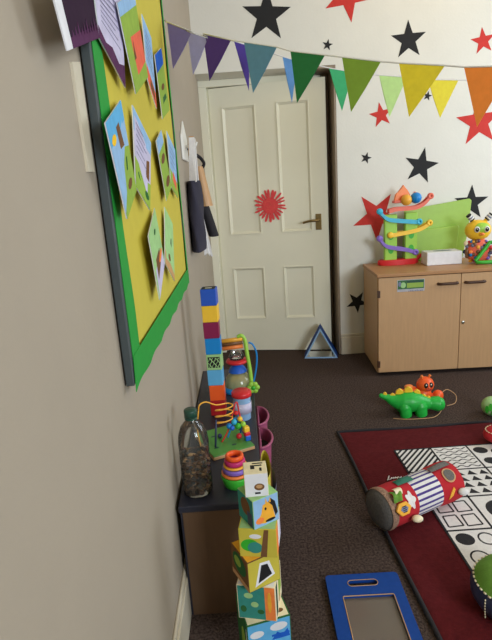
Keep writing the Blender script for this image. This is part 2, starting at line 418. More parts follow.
def lines(v0, v1, n, u0=.14, u1=.86, h=.012): return [([(u0, v0+(v1-v0)*i/n), (u1-.1*(i % 3), v0+(v1-v0)*i/n), (u1-.1*(i % 3), v0+(v1-v0)*i/n+h), (u0, v0+(v1-v0)*i/n+h)], 'lavender') for i in range(n)]
def hill(top, k='hillgreen'): return ([(.04, .02), (.96, .02), (.96, top+.1), (.7, top+.07), (.45, top-.03), (.2, top-.05), (.04, top-.02)], k)
def booklet(label, left, lx, lp, rightq, rx, rp):
    t = thing('story_booklet', label, 'booklet', (0, 0, 0), 0, 'story booklets pinned on the yellow board')
    b = MB(); P = leaf(b, left, lx, lp); base = Vector(P[1])
    o1 = obj('left_page', b, t)
    if rightq:
        b = MB(); leaf(b, rightq, rx, rp); o2 = obj('right_page', b, t)
    t.location = base
    for o in t.children: o.location = -base
    return t
S0 = .022
grass = [([(.04+.046*i, .14), (.063+.046*i, .14+.05*((i*7) % 3)), (.086+.046*i, .14)], 'plum') for i in range(20)]
booklet('dark purple booklet with lined page at the top left corner of the board',
        [(66, 51), (98, 38), (88, -25), (46, -25)], (.05, .026, .026, .05), [([(.14, .0), (1, 0), (1, 1), (.14, 1)], 'darkplum'), ([(.14, 0), (1, 0), (1, .22), (.14, .16)], 'plum')] + [([(.18+.08*i, .14), (.21+.08*i, .26+.05*(i % 3)), (.24+.08*i, .14)], 'plum') for i in range(10)] + [([(.70, 1), (.95, 1), (.93, .7), (.86, .62)], 'white_paper')],
        [(98, 38), (124.5, 88), (119, -12), (90, -38)], (.026, .03, .03, .026), [(full, 'lilac'), ([(0, 0), (1, 0), (1, .22), (.75, .14), (.5, .2), (.25, .12), (0, .18)], 'plum')] + lines(.32, .9, 9))
booklet('booklet with orange fox drawing and pale page at the top right of the board',
        [(135, 94), (147, 77), (133, -8), (116, 3)], (.045, S0, S0, .045), [(full, 'hillgreen'), ([(0, .86), (1, .86), (1, 1), (0, 1)], 'paleblue'), ([(.35, .12), (1, .2), (1, .58), (.3, .6)], 'coral'), ([(0, 0), (1, 0), (1, .2), (.5, .16), (0, .14)], 'hillgreen'), ([(.3, .34), (.42, .34), (.38, .55)], 'brown')],
        [(147, 80), (156, 109), (150.5, 38), (141, 14)], (S0, .035, .035, S0), [(full, 'paleblue'), ([(0, 0), (1, 0), (1, .22), (0, .26)], 'coral'), ([(.3, .06), (.9, .04), (.8, .2), (.4, .2)], 'brown')] + lines(.4, .9, 6))
booklet('narrow booklet with a green meadow drawing at the upper right edge of the board',
        [(162, 119), (169, 110), (160.5, 48), (154, 55)], (.035, S0, S0, .035), [(full, 'hillgreen'), ([(0, .72), (1, .76), (1, 1), (0, 1)], 'royal'), ([(.3, .2), (.8, .24), (.7, .32), (.35, .3)], 'darkgreen'), (blob(.5, .45, .2, .05), 'brown')], None, None, None)
booklet('booklet with blue sky and green hill, left of the board\'s middle row',
        [(126, 219), (135.5, 190), (119.5, 100), (104, 123)], (.05, S0, S0, .05), [(full, 'paleblue'), ([(0, .75), (1, .8), (1, 1), (0, 1)], 'sky'), ([(0, .0), (1, 0), (1, .52), (.7, .58), (.45, .45), (.3, .2), (0, .06)], 'hillgreen'), ([(.45, .62), (.7, .6), (.6, .86), (.42, .85)], 'brown'), (blob(.2, .78, .12, .05), 'dinoyellow'), (blob(.6, .2, .16, .05), 'brown'), ([(.55, .36), (.62, .36), (.7, .48), (.64, .48)], 'darkgreen')],
        [(135, 187), (149, 210), (150, 143), (131.5, 105)], (S0, .045, .045, S0), [(full, 'lilac'), ([(0, .7), (1, .8), (1, 1), (0, 1)], 'paleblue'), ([(0, 0), (1, 0), (1, .36), (.6, .28), (.3, .36), (0, .38)], 'hillgreen'), ([(.68, .36), (.9, .36), (.9, .66), (.72, .6)], 'brown'), (blob(.3, .22, .14, .05), 'darkgreen'), (blob(.75, .12, .14, .05), 'darkgreen')] + lines(.46, .9, 6, .1, .7))
booklet('narrow booklet with brown figures at the right end of the middle row',
        [(166, 201), (171, 186), (160.5, 130), (155.5, 141)], (.035, S0, S0, .035), [(full, 'hillgreen'), ([(0, .78), (1, .8), (1, 1), (0, 1)], 'paleblue'), (blob(.5, .62, .3, .07), 'brown'), (blob(.6, .2, .3, .08), 'brown')],
        [(171, 188), (177.5, 198), (174.5, 150), (166, 131)], (S0, .03, .03, S0), [(full, 'paleblue'), ([(0, 0), (1, 0), (1, .3), (0, .36)], 'hillgreen'), ([(.3, .2), (.8, .1), (.8, .3), (.4, .4)], 'coral')] + lines(.5, .9, 4))
booklet('booklet with pale green pages, lowest one on the board',
        [(159, 300), (164, 262), (154, 208), (147.5, 236)], (.045, S0, S0, .045), [(full, 'palegreen'), ([(.04, 0), (.96, 0), (.9, .3), (.1, .42)], 'lilac'), ([(.2, .2), (.6, .24), (.7, .45), (.25, .5)], 'brown'), (blob(.7, .32, .2, .06), 'tangerine'), (blob(.55, .8, .08, .04), 'darkgreen')],
        [(164.5, 263), (174, 281), (172, 224), (164, 207)], (S0, .04, .04, S0), [(full, 'palegreen'), ([(0, .0), (1, 0), (1, .1), (0, .24)], 'tan'), ([(.45, .56), (.72, .5), (.72, .64), (.55, .66)], 'black_paper'), (blob(.45, .24, .12, .06), 'brown')])
# pale trunking strip on the wall left of the board
p0 = lw(69, 60); p1 = lw(89, 170)
b = MB(); q = [lw(69, 62, wx(.8)), lw(77, 62, wx(.8)), lw(92, 172, wx(.85)), lw(86, 172, wx(.85))]; q0_ = Vector((wx(.8), q[0].y, q[3].z))
b.slab([Vector((0, p.y-q0_.y, p.z-q0_.z)) for p in q], (.005, 0, 0), 'skirting')
tag(obj('trunking_strip', b, loc=q0_), 'pale strip fixed to the wall along the left side of the board', 'strip')

# ------------------------------------------------------------------ things hanging on the left wall by the door
b = MB(); b.prism([(-.12, 0), (.12, 0), (.12, .10), (0, .17), (-.12, .10)], .008, 'white_plastic', YZ, 0, .003)
hk = thing('wall_hook', 'white house shaped wall peg near the door with bags hanging on it', 'hook', (wx(2.42), 2.40, 1.345))
obj('plate', b, hk); obj('peg', MB().tube(smoothpath([(.006, 0, .06), (.03, 0, .058), (.05, 0, .06), (.058, 0, .078)]), .007, 'white_plastic'), hk)
bg = thing('hanging_bag', 'navy cloth bag hanging by white straps on the left wall', 'bag', (wx(2.4), 2.40, .925))
def bagf(u, v):
    a = 2*PI*u; w_ = .028+.010*v*0+.006*math.sin(PI*v); L = .105+.02*(1-v)
    return Vector((.032+w_*math.cos(a)+.004*math.sin(9*v+3*a), L*math.sin(a)+.01*v, .02+.31*v))
b = MB(); b.grid(bagf, 20, 14, 'navy_cloth'); b.prism([(bagf(i/20, 0).x, bagf(i/20, 0).y) for i in range(20)], .001, 'navy_cloth', None, .02); b.prism([(bagf(i/20, 1).x, bagf(i/20, 1).y) for i in range(20)], .001, 'navy_cloth', None, .33)
obj('bag_body', b, bg)
for y0 in (-.07, .06):
    b = MB(); b.slab([(.018, y0, .325), (.05, y0-.012, .325), (.052, y0*.5, .515), (.03, y0*.5, .515)], (.002, .004, 0), 'white_cloth'); obj('strap', b, bg)
b = MB()
b.grid(lambda u, v: Vector((.045+.035*(1-v)*u+.006*math.sin(14*u), .075+.02*u, -.02+.30*v*(1-.25*u)+.012*math.sin(18*u))), 12, 12, 'organza')
obj('lining', b, bg)
b = MB(); b.slab([(.02, -.03, .44), (.05, -.03, .44), (.052, -.03, .52), (.03, -.03, .52)], (0, .004, 0), 'tan'); obj('tag', b, bg)
bb = thing('hanging_pouch', 'brown and black pouch hanging behind the navy bag', 'pouch', (wx(2.62), 2.62, .985))
b = MB(); b.grid(lambda u, v: Vector((.078+.026*math.cos(2*PI*u)-.026*v+.012*(1-v), .06*math.sin(2*PI*u), .0+.15*v)), 14, 6, 'black_cloth'); b.prism([(.09+.026*math.cos(2*PI*i/14), .06*math.sin(2*PI*i/14)) for i in range(14)], .002, 'black_cloth'); obj('lower_half', b, bb)
b = MB(); b.grid(lambda u, v: Vector((.066+(.032-.012*v)*math.cos(2*PI*u)-.022*v, (.06-.02*v)*math.sin(2*PI*u), .15+.19*v)), 14, 6, 'tan'); obj('upper_half', b, bb)
b = MB(); b.tube(smoothpath([(.045, 0, .32), (.07, 0, .35), (.055, .0, .38), (.03, -.05, .40), (.012, -.14, .42)]), .008, 'black_cloth'); obj('cord', b, bb)

# ------------------------------------------------------------------ cupboard
CW, CDP, CH = .995, .435, .652
CR = math.radians(-2.5)
cb = thing('cupboard', 'low beech cupboard with two doors against the back wall', 'cupboard', (.806, 3.012, 0), CR)
b = MB(); b.box((0, .018, .022), (.018, CDP, CH-.02), 'beech'); b.box((CW-.018, .018, .022), (CW, CDP, CH-.02), 'beech'); b.box((.018, .02, .045), (CW-.018, CDP-.012, .063), 'beech'); b.box((.018, CDP-.012, .063), (CW-.018, CDP, CH-.02), 'beech')
obj('carcass', b, cb)
obj('top', MB().box((-.006, -.004, CH-.02), (CW+.006, CDP+.002, CH), 'beech_edge', .003), cb)
for (x0, x1, hx, lk) in ((.004, .4935, .415, None), (.4965, CW-.004, .575, .516)):
    dr = obj('door', MB().box((x0, 0, .026), (x1, .018, CH-.024), 'beech', .0015), cb)
    b = MB(); b.tube(smoothpath([(hx-.055, 0, .575), (hx-.05, -.018, .575), (hx, -.024, .576), (hx+.05, -.018, .575), (hx+.055, 0, .575)], 5), .0085, 'dark_wood', 8); obj('handle', b, dr)
    hxx = x0 if not lk else x1-.012
    for z in (.08, .53):
        obj('hinge', MB().box((hxx-.006, -.003, z-.022), (hxx+.010, .012, z+.022), 'dark_wood', .001), dr)
    if lk:
        b = MB(); b.lathe([(0, .004), (.007, .004), (.010, .002), (.011, 0), (0, 0)], 'steel', 16); b.box((-.0012, -.005, .004), (.0012, .005, .0046), 'black')
        obj('lock', b, dr, (lk, 0, .325), (PI/2, 0, 0))
    else:
        b = MB(); b.box((.115, -.0012, .530), (.298, 0, .611), 'silver_sticker'); b.box((.119, -.0016, .546), (.294, -.0012, .600), 'darkgreen'); b.box((.180, -.0019, .553), (.290, -.0016, .582), 'hillgreen')
        b.box((.180, -.0020, .584), (.290, -.0016, .596), 'deepgreen'); b.prism(arc(.155, .570, .018, .018, n=14), .0004, 'palegreen', XZ, .0016); b.prism(arc(.132, .578, .010, .016, n=12), .0004, 'bluegrey', XZ, .0016)
        for q in range(9): b.box((.19+.011*q, -.0016, .530), (.197+.011*q, -.0012, .534+.002*(q % 3)), 'bluegrey')
        [setattr(v.co, 'x', .115+(v.co.x-.115)*.89) for v in b.bm.verts]; [setattr(v.co, 'z', v.co.z+.008) for v in b.bm.verts if v.co.z < .6085 and v.co.z > .5301 or v.co.z < .53]
        obj('label_sticker', b, dr)
for x in (.05, CW-.05):
    for y in (.05, CDP-.05):
        b = MB(); b.lathe([(0, -.008), (.019, -.008), (.0215, -.005), (.0215, .005), (.019, .008), (0, .008)], 'black', 16, T(0, 0, .0215) @ rotY(PI/2)); b.box((-.012, -.012, .034), (.012, .012, .046), 'steel')
        obj('castor', b, cb, (x, y, 0))

# ---- ramp toy (local frame: x right, z up, base centre)
rt = thing('ramp_toy', 'lime ball ramp toy with red, blue, yellow and purple chutes on the cupboard', 'toy', (1.03, 3.335, CH))
def S(x, z): return (x*1.03-1.03, (1.22-(1.22-z)*1.03)-CH)
b = MB()
base = arc(-.005, 0, .135, .045, n=28)
b.prism(base, .034, 'red', None, 0, .008, True)
b.tube(smoothpath([(.09, 0, .025), (.125, 0, .035), (.15, 0, .055)]), [.02, .02, .019, .018, .017, .016, .016, .015, .014, .013, .012, .011, .01], 'red', 8)
obj('base', b, rt)
for (xa, xb, z1) in ((.905, .985, .985), (1.035, 1.112, .99)):
    x0, _ = S(xa, 0); x1, _ = S(xb, 0); _, z = S(0, z1)
    b = MB(); b.box((x0, -.016, .03), (x1, .016, z), 'lime', .006)
    for zz in (.10, .19): b.prism(arc((x0+x1)/2, zz, .018, .026, n=16), .002, 'leaf', XZ, .0155)
    obj('tower', b, rt)
def chute(pts, k, ends=True):
    P = smoothpath([(S(x, z)[0], 0, S(x, z)[1]) for x, z in pts], 6)
    b = MB()
    sec = [(-.026, .014), (-.026, -.012), (.026, -.012), (.026, .014), (.021, .014), (.021, -.004), (-.021, -.004), (-.021, .014)]
    t = bmesh.new(); rings = [[t.verts.new((p.x, y-.004, p.z+z)) for y, z in sec] for p in P]
    for A, B in zip(rings, rings[1:]):
        for j in range(8): t.faces.new((A[j], A[(j+1) % 8], B[(j+1) % 8], B[j]))
    t.faces.new(rings[0][::-1]); t.faces.new(rings[-1]); b.merge(t, k)
    b.lathe([(0, -.012), (.017, -.012), (.020, -.008), (.020, .008), (.017, .012), (0, .012)], k, 16, T(P[0].x, -.02, P[0].z+.004) @ rotX(PI/2)) if ends != 'r' else None
    b.lathe([(.006, -.012), (.017, -.012), (.020, -.008), (.020, .008), (.017, .012), (.006, .012), (.006, -.012)], k, 16, T(P[-1].x, -.02, P[-1].z+.004) @ rotX(PI/2)) if ends != 'l' else None
    return obj('chute', b, rt)
chute([(.93, 1.005), (.98, 1.015), (1.04, 1.015), (1.10, 1.018), (1.15, 1.040), (1.187, 1.078)], 'coral', 'r')
chute([(.873, 1.005), (.915, .962), (.96, .948), (1.04, .937), (1.12, .927)], 'cyan', True)
chute([(.94, .855), (1.0, .862), (1.08, .873), (1.14, .888), (1.185, .915)], 'yellow', True)
chute([(.872, .838), (.912, .792), (.97, .775), (1.05, .758), (1.10, .738)], 'purple', True)
b = MB(); x, z = S(1.02, 1.085)
b.prism([(x-.055, z-.03), (x+.045, z-.03), (x+.05, z+.015), (x+.03, z+.045), (x+.005, z+.078), (x-.012, z+.045), (x-.045, z+.02)], .022, 'tangerine', XZ, -.02, .004)
b.prism([(x-.06, z-.034), (x+.085, z-.034), (x+.088, z-.016), (x-.06, z-.016)], .05, 'coral', XZ, -.025, .004)
b.tube([(x+.075, 0, z-.02), (x+.078, 0, z+.03)], .008, 'tangerine'); obj('house_topper', b, rt)
for (px, pz, k) in ((1.035, 1.068, 'gold'), (1.094, 1.077, 'azure')):
    x, z = S(px, pz); b = MB(); b.ball((0, 0, 0), .035, k); obj('ball', b, rt, (x, -.03, z))
# ---- lime stepped rack behind
lr = thing('lime_rack', 'lime green stepped plastic rack standing behind the ramp toy', 'rack', (1.115, 3.442, CH), math.radians(-2.3))
b = MB(); b.prism([(-.03, 0), (.375, 0), (.405, .19), (.420, .375), (.405, .388), (.02, .345), (-.02, .335)], .012, 'rack_lime', T(0, .004, 0) @ rotX(PI/2), 0, .005); obj('back_panel', b, lr)
b = MB(); b.prism([(.0, 0), (.315, 0), (.335, .205), (.33, .222), (.02, .205), (.0, .19)], .030, 'rack_lime', T(0, -.010, 0) @ XZ, 0, .006); obj('front_step', b, lr)
# ---- white box
wb = thing('tissue_box', 'plain white box on the cupboard between the ramp and the bug toy', 'box', (1.165, 3.21, CH), math.radians(-2))
b = MB(); b.box((0, -.02, .0005), (.220, .10, .083), 'white_paper', .005); obj('carton', b, wb)
b = MB(); b.prism(arc(.116, .04, .06, .022, n=20), .0008, 'bluegrey', None, .083); obj('opening', b, wb)
# ---- bug toy
bt = thing('bug_toy', 'yellow headed bug toy with striped antennae at the right end of the cupboard', 'toy', (1.482, 3.185, CH), math.radians(-11))
b = MB(); b.ball((-.006, 0, .205), (.078, .06, .064), 'dinoyellow', n=20)
hd = obj('head', b, bt)
b = MB(); b.ball((.004, -.034, .216), (.052, .03, .038), 'lime'); obj('face_mask', b, hd)
for sx in (-1, 1):
    b = MB(); b.ball((.004+sx*.028, -.058, .214), (.017, .010, .019), 'white_plastic', n=12); b.ball((.004+sx*.028, -.066, .213), (.011, .006, .013), 'black', n=10); b.ball((.001+sx*.028, -.072, .218), .003, 'white_plastic', n=6); obj('eye', b, hd)
    b = MB(); a = Vector((sx*.03, 0, .255)); e = Vector((sx*.068, -.01, .300)); b.tube([a, a.lerp(e, .3)], .012, 'dinoyellow', 10)
    for q in range(5): b.tube([a.lerp(e, .3+.14*q), a.lerp(e, .44+.14*q)], .0165, ('black', 'white_plastic', 'bluegrey', 'white_plastic', 'black')[q], 10)
    obj('antenna', b, hd)
b = MB(); b.ball((.005, -.064, .186), (.014, .012, .010), 'tangerine', n=10); obj('beak', b, hd)
b = MB(); rnd = random.Random(5); b.ball((0, .0, .078), (.076, .05, .0775), 'coral', n=18)
for q in range(46):
    a = rnd.uniform(PI, 2*PI); h = rnd.uniform(-.8, .8); rr = math.sqrt(1-h*h)
    b.ball((.078*rr*math.cos(a), .048*rr*math.sin(a), .078+.078*h), rnd.uniform(.009, .014), rnd.choice(['navy_satin', 'tangerine', 'purple', 'gold', 'bluegrey', 'red', 'azure', 'brown', 'plum']), n=8)
obj('body', b, bt)
b = MB(); tri = [(-.035, -.075, .014), (.135, -.075, .014), (.062, -.052, .145)]; P = []
for q in range(3):
    a, c = Vector(tri[q]), Vector(tri[(q+1) % 3])
    for f in (.08, .3, .5, .7, .92): P.append(a.lerp(c, f))
b.tube(P, .0115, 'leaf', 10, True); obj('triangle_handle', b, bt)
b = MB(); b.ball((-.075, -.01, .125), (.014, .014, .017), 'cream', n=10); b.ball((-.07, -.02, .07), (.012, .012, .03), 'brown', n=10); obj('arm', b, bt)

# ------------------------------------------------------------------ triangle mirror block by the door
tm = thing('mirror_tent', 'small blue triangular mirror tunnel standing on the floor before the door', 'mirror', (.512, 3.43, 0), math.radians(-9))
TS, THt, TD = .235, .222, .13
def tri_pts(s): return [(-TS/2*s, (THt/3)*(1-s)), (TS/2*s, (THt/3)*(1-s)), (0, (THt/3)*(1-s)+THt*s)]
o3, i3 = tri_pts(1), tri_pts(.86)
b = MB(); t = bmesh.new()
for z, flip in ((0, 1), (TD, 0)):
    pass
vo = [[t.verts.new((x, y, zz)) for x, y in o3] for zz in (0, TD)]; vi = [[t.verts.new((x, y, zz)) for x, y in i3] for zz in (0, TD)]
for q in range(3):
    r = (q+1) % 3
    t.faces.new((vo[0][q], vo[0][r], vo[1][r], vo[1][q])); t.faces.new((vo[0][q], vo[0][r], vi[0][r], vi[0][q])); t.faces.new((vo[1][q], vo[1][r], vi[1][r], vi[1][q]))
b.merge(t, 'board_blue', T(0, TD, 0) @ XZ)
for q in range(3):
    r = (q+1) % 3; b.slab([(o3[q][0], -.0004, o3[q][1]), (o3[r][0], -.0004, o3[r][1]), (i3[r][0], -.0004, i3[r][1]), (i3[q][0], -.0004, i3[q][1])], (0, -.0006, 0), 'paleblue')
obj('outer_shell', b, tm)
b = MB(); t = bmesh.new(); vi = [[t.verts.new((x, y, zz)) for x, y in i3] for zz in (0, TD)]
for q in range(3):
    r = (q+1) % 3; t.faces.new((vi[0][q], vi[0][r], vi[1][r], vi[1][q]))
b.merge(t, 'mirror', T(0, TD, 0) @ XZ); obj('mirror_lining', b, tm)

# ------------------------------------------------------------------ floor mat
MX0, MX1, MY0, MY1 = .415, 1.60, .86, 2.30
SHB, SHP = .036, .022
def shear(o, k):
    for v in o.data.vertices: v.co.x += -k*v.co.y
mt = thing('play_mat', 'maroon padded floor mat with black and white pattern squares', 'mat', (MX0, MY1, 0))
mw, mh = MX1-MX0, MY1-MY0
b = MB()
def matf(u, v):
    e = min(u, 1-u)*mw; e2 = min(v, 1-v)*mh; q = min(1, min(e, e2)/.012)
    return Vector((u*mw+.003*math.sin(v*9), -v*mh+.004*math.sin(u*11+1), .002+.006*q+.0018*noise.noise(Vector((u*14, v*16, 3)))))
b.grid(matf, 70, 80, 'maroon_cloth')
t = bmesh.new(); t.faces.new([t.verts.new(matf(u, v)*1) for u, v in ((0, 0), (1, 0), (1, 1), (0, 1))]); b.merge(t, 'maroon_cloth', T(0, 0, -.0018))
shear(obj('quilted_cover', b, mt), SHB)
b = MB(); ring = [matf(i/30, 0) for i in range(30)]+[matf(1, i/30) for i in range(30)]+[matf(1-i/30, 1) for i in range(30)]+[matf(0, 1-i/30) for i in range(30)]
b.tube([Vector((p.x, p.y, .007)) for p in ring], .007, 'black_cloth', 6, True); shear(obj('piping', b, mt), SHB)
GX, GY, DX, DY, NX, NY = .628-MX0, 2.085-MY1, .162, .188, 5, 5
b = MB(); zt = .0105
b.box((GX, GY-NY*DY, .006), (GX+NX*DX, GY, zt), 'white_cloth', .002)
def flat(poly, k='black_cloth', h=.0006): b.prism(poly, h, k, None, zt-.0001)
def bar(x0, y0, x1, y1, w_, k='black_cloth'):
    dv = Vector((x1-x0, y1-y0)).normalized()*w_/2; flat([(x0-dv.y, y0+dv.x), (x0+dv.y, y0-dv.x), (x1+dv.y, y1-dv.x), (x1-dv.y, y1+dv.x)], k)
for i in range(NX+1): bar(GX+i*DX, GY, GX+i*DX, GY-NY*DY, .008)
for j in range(NY+1): bar(GX, GY-j*DY, GX+NX*DX, GY-j*DY, .0078)
def cell(i, j): return GX+i*DX, GY-(j+1)*DY
def ringp(cx, cy, rx, ry, w_, n=22, a=0):
    for q in range(n):
        a0, a1 = 2*PI*q/n, 2*PI*(q+1)/n
        flat([(cx+(rx)*math.cos(a0), cy+ry*math.sin(a0)), (cx+rx*math.cos(a1), cy+ry*math.sin(a1)), (cx+(rx-w_)*math.cos(a1), cy+(ry-w_)*math.sin(a1)), (cx+(rx-w_)*math.cos(a0), cy+(ry-w_)*math.sin(a0))])
x, y = cell(0, 0)
for q in range(-7, 9):      # diagonal stripes
    c0 = q*.026; pts = []
    for s_ in range(2):
        pass
    a0 = max(0, c0); x1_ = min(DX, c0+DX*1.0)
    if x1_-a0 > .012: bar(x+a0, y+(a0-c0)*DY/DX, x+x1_, y+(x1_-c0)*DY/DX, .009)
x, y = cell(1, 0)
for q in range(7):          # waves
    pts = [(x+.012+.14*i/20, y+.022+q*.024+.0065*math.sin(i*.95+q*1.3)) for i in range(21)]
    for a_, c_ in zip(pts, pts[1:]): bar(*a_, *c_, .005)
for i, j in ((2, 0), (3, 1), (0, 4), (4, 2)):   # black bean blobs
    x, y = cell(i, j)
    for (cx, cy) in ((.045, .14), (.115, .12), (.05, .05), (.118, .038)): flat(arc(x+cx, y+cy, .031, .027, n=18))
for i, j in ((1, 1), (3, 3)):       # triangles
    x, y = cell(i, j)
    for q in range(3):
        for r in range(4): flat([(x+.016+q*.05, y+.02+r*.042), (x+.056+q*.05, y+.016+r*.042), (x+.036+q*.05, y+.05+r*.042)])
for i, j in ((0, 2), (2, 3)):       # outlined boxes
    x, y = cell(i, j)
    for q in range(2):
        for r in range(2):
            x0, y0 = x+.018+q*.068, y+.02+r*.08; e = .054; f = .064
            for A, B in (((x0, y0), (x0+e, y0+.004)), ((x0+e, y0+.004), (x0+e-.004, y0+f)), ((x0+e-.004, y0+f), (x0+.002, y0+f-.004)), ((x0+.002, y0+f-.004), (x0, y0))): bar(*A, *B, .006)
for i, j in ((1, 2), (3, 0)):       # big disc
    x, y = cell(i, j); flat(arc(x+.085, y+.095, .056, .060, n=26))
for i, j in ((0, 3), (2, 2)):       # ovals
    x, y = cell(i, j); flat(arc(x+.045, y+.142, .031, .030, n=22)); ringp(x+.118, y+.138, .030, .032, .006); ringp(x+.055, y+.050, .033, .036, .006); flat(arc(x+.124, y+.045, .028, .030, n=20))
x, y = cell(0, 1)
for q in range(4): ringp(x+.08, y+.094, .068-.018*q, .078-.02*q, .007)
x, y = cell(2, 1)
for q in range(6): bar(x+.02, y+.025+q*.028, x+.14, y+.025+q*.028, .012)
x, y = cell(1, 3)
for q in range(4):
    for r in range(5):
        if (q+r) % 2: flat([(x+.02+q*.03, y+.02+r*.03), (x+.05+q*.03, y+.02+r*.03), (x+.05+q*.03, y+.05+r*.03), (x+.02+q*.03, y+.05+r*.03)])
shear(obj('pattern_panel', b, mt), SHP)
b = MB()     # cursive white embroidery on the border
P = [(.08+.0, -.33), (.095, -.305), (.102, -.29), (.096, -.30), (.088, -.322), (.104, -.318), (.112, -.307), (.116, -.318), (.124, -.307), (.128, -.317), (.136, -.305), (.141, -.316), (.15, -.304), (.156, -.314), (.168, -.305)]
b.tube(smoothpath([((x-.08)*.72+.119, (y+.33)*.8-.448, .0105) for x, y in P], 4), .0022, 'white_cloth', 5); obj('embroidery', b, mt)

# ------------------------------------------------------------------ soft roller toy lying on the mat
rA, rB = Vector((.419, 1.556, .089)), Vector((.727, 1.708, .089))
ax = (rB-rA).normalized(); LR = (rB-rA).length; RR = .073
ro = thing('roller_toy', 'stuffed red and striped fabric roller lying across the mat edge', 'soft toy', (rA.x, rA.y, .0165))
# local frame: z along the axis
zx = ax; xx = Vector((0, 0, 1)); yy = zx.cross(xx)
RX = Matrix(((xx.x, yy.x, zx.x, 0), (xx.y, yy.y, zx.y, 0), (xx.z, yy.z, zx.z, RR-.0), (0, 0, 0, 1)))
def band(name, z0, z1, k, bul=.0, stripes=None):
    b = MB(); n = 110; m = 6
    t = bmesh.new(); rows = []
    for j in range(m+1):
        f = j/m; z = (z0+(z1-z0)*f)*LR; g = (z0+(z1-z0)*f); r = RR*(1-.05*math.sin(PI*g)*1)+bul*math.sin(PI*f)
        rows.append([t.verts.new((r*math.cos(2*PI*i/n), r*math.sin(2*PI*i/n), z)) for i in range(n)])
    for j in range(m):
        for i in range(n):
            f = t.faces.new((rows[j][i], rows[j][(i+1) % n], rows[j+1][(i+1) % n], rows[j+1][i]))
            f.material_index = (1 if i % 5 < 2 else 0) if stripes else 0
    i0 = b.mi(k); i1 = b.mi(stripes) if stripes else 0
    mp = {v: b.bm.verts.new(RX @ v.co) for v in t.verts}
    for f in t.faces:
        nf = b.bm.faces.new([mp[v] for v in f.verts]); nf.material_index = i1 if f.material_index else i0; nf.smooth = True
    t.free(); return b
obj('grey_end_band', band('', 0, .08, 'speckle_cloth', .003), ro)
obj('red_band', band('', .08, .36, 'red_cloth', .003), ro)
obj('striped_band', band('', .36, .70, 'white_cloth', .001, 'purple_cloth'), ro)
obj('red_band', band('', .70, 1.0, 'red_cloth', .003), ro)
b = MB(); b.lathe([(0, -.014), (.03, -.012), (.06, -.008), (RR, .004)], 'grey_cloth', 40, RX); obj('grey_end_cap', b, ro)
b = MB(); b.lathe([(RR, LR-.004), (.06, LR+.008), (.03, LR+.012), (0, LR+.014)], 'grey_cloth', 40, RX); obj('grey_end_cap', b, ro)
def onroll(ang, z, dr=0): r = RR*(1-.05*math.sin(PI*z))+.0035+dr; return Vector((r*math.cos(ang), r*math.sin(ang), z*LR))
def patch(name, ang, z, poly, k, h=.0025, X=None):
    b = MB(); t = bmesh.new()
    a = [t.verts.new(onroll(ang+x/RR, z+y/LR, 0)) for x, y in poly]; c = [t.verts.new(onroll(ang+x/RR, z+y/LR, h)) for x, y in poly]
    n = len(poly); cx_, cy_ = sum(p[0] for p in poly)/n, sum(p[1] for p in poly)/n; cc = t.verts.new(onroll(ang+cx_/RR, z+cy_/LR, h))
    for i in range(n): t.faces.new((c[i], c[(i+1) % n], cc)); t.faces.new((a[i], a[(i+1) % n], c[(i+1) % n], c[i]))
    b.merge(t, k, RX); return obj(name, b, ro)
# angle 0 = top; which sign faces the lens is set below
SG = 1 if (RX.to_3x3() @ Vector((0, 1, 0))).dot(Vector((0, -1, 0))) > 0 else -1
cl = []
for q in range(40):
    a = 2*PI*q/40; r_ = .023+.005*math.cos(5*a); cl.append((r_*math.cos(a)*.75, r_*math.sin(a)*1.15))
patch('cloud_patch', SG*.98, .26, [(y, x) for x, y in cl], 'white_cloth')
patch('round_window_trim', SG*.62, .845, arc(0, 0, .026, .026, n=28), 'tan'); patch('round_window', SG*.62, .845, arc(0, 0, .020, .020, n=28), 'grey_cloth', .0045)
b = MB(); q0 = onroll(SG*1.15, .06); 
hexa = [(.030*math.cos(a)*.8, .030*math.sin(a)*1.1) for a in [PI/6+PI/3*i for i in range(6)]]
fr_ = T(*q0) @ Matrix.Identity(4)
n_ = Vector((q0.x, q0.y, 0)).normalized(); tz = Vector((0, 0, 1)); ty = tz.cross(n_)
HX = RX @ Matrix(((ty.x, tz.x, n_.x, q0.x+n_.x*.004), (ty.y, tz.y, n_.y, q0.y+n_.y*.004), (ty.z, tz.z, n_.z, q0.z+.02), (0, 0, 0, 1)))
b.prism(hexa, .010, 'gold', HX, 0, .003); b.prism([(x*.45, y*.5) for x, y in hexa], .001, 'bluegrey', HX, .0102)
for q in range(4): b.box((-.010+.006*q, -.008, .0112), (-.007+.006*q, .008, .0116), 'black', 0, HX)
obj('hexagon_teether', b, ro)
b = MB()
b.grid(lambda u, v: onroll(SG*(.35+.5*v), .05+.11*u+.01*math.sin(6*v), .004+.012*math.sin(PI*v)+.004*math.sin(9*u)), 8, 10, 'green_cloth', RX); obj('green_leaf_flap', b, ro)
b = MB(); b.grid(lambda u, v: onroll(SG*(.28+.32*v), .10+.09*u, .008+.010*math.sin(PI*v)), 8, 8, 'cream', RX); obj('cream_leaf_flap', b, ro)
b = MB(); b.grid(lambda u, v: onroll(SG*(-.25+.42*v), .22+.22*u, .003+.010*math.sin(PI*v)*math.sin(PI*u)), 8, 8, 'teal_cloth', RX); obj('teal_tag', b, ro)
b = MB(); b.grid(lambda u, v: onroll(SG*(-.15+.35*v), .68+.27*u, .005+.010*math.sin(PI*v)*math.sin(PI*u)), 8, 8, 'grey_cloth', RX); obj('grey_flap', b, ro)
b = MB(); q = RX @ onroll(SG*1.72, .26, .02); b.ball((q.x, q.y, max(q.z, .012)), (.020, .015, .012), 'cream', n=12); obj('cream_foot', b, ro)
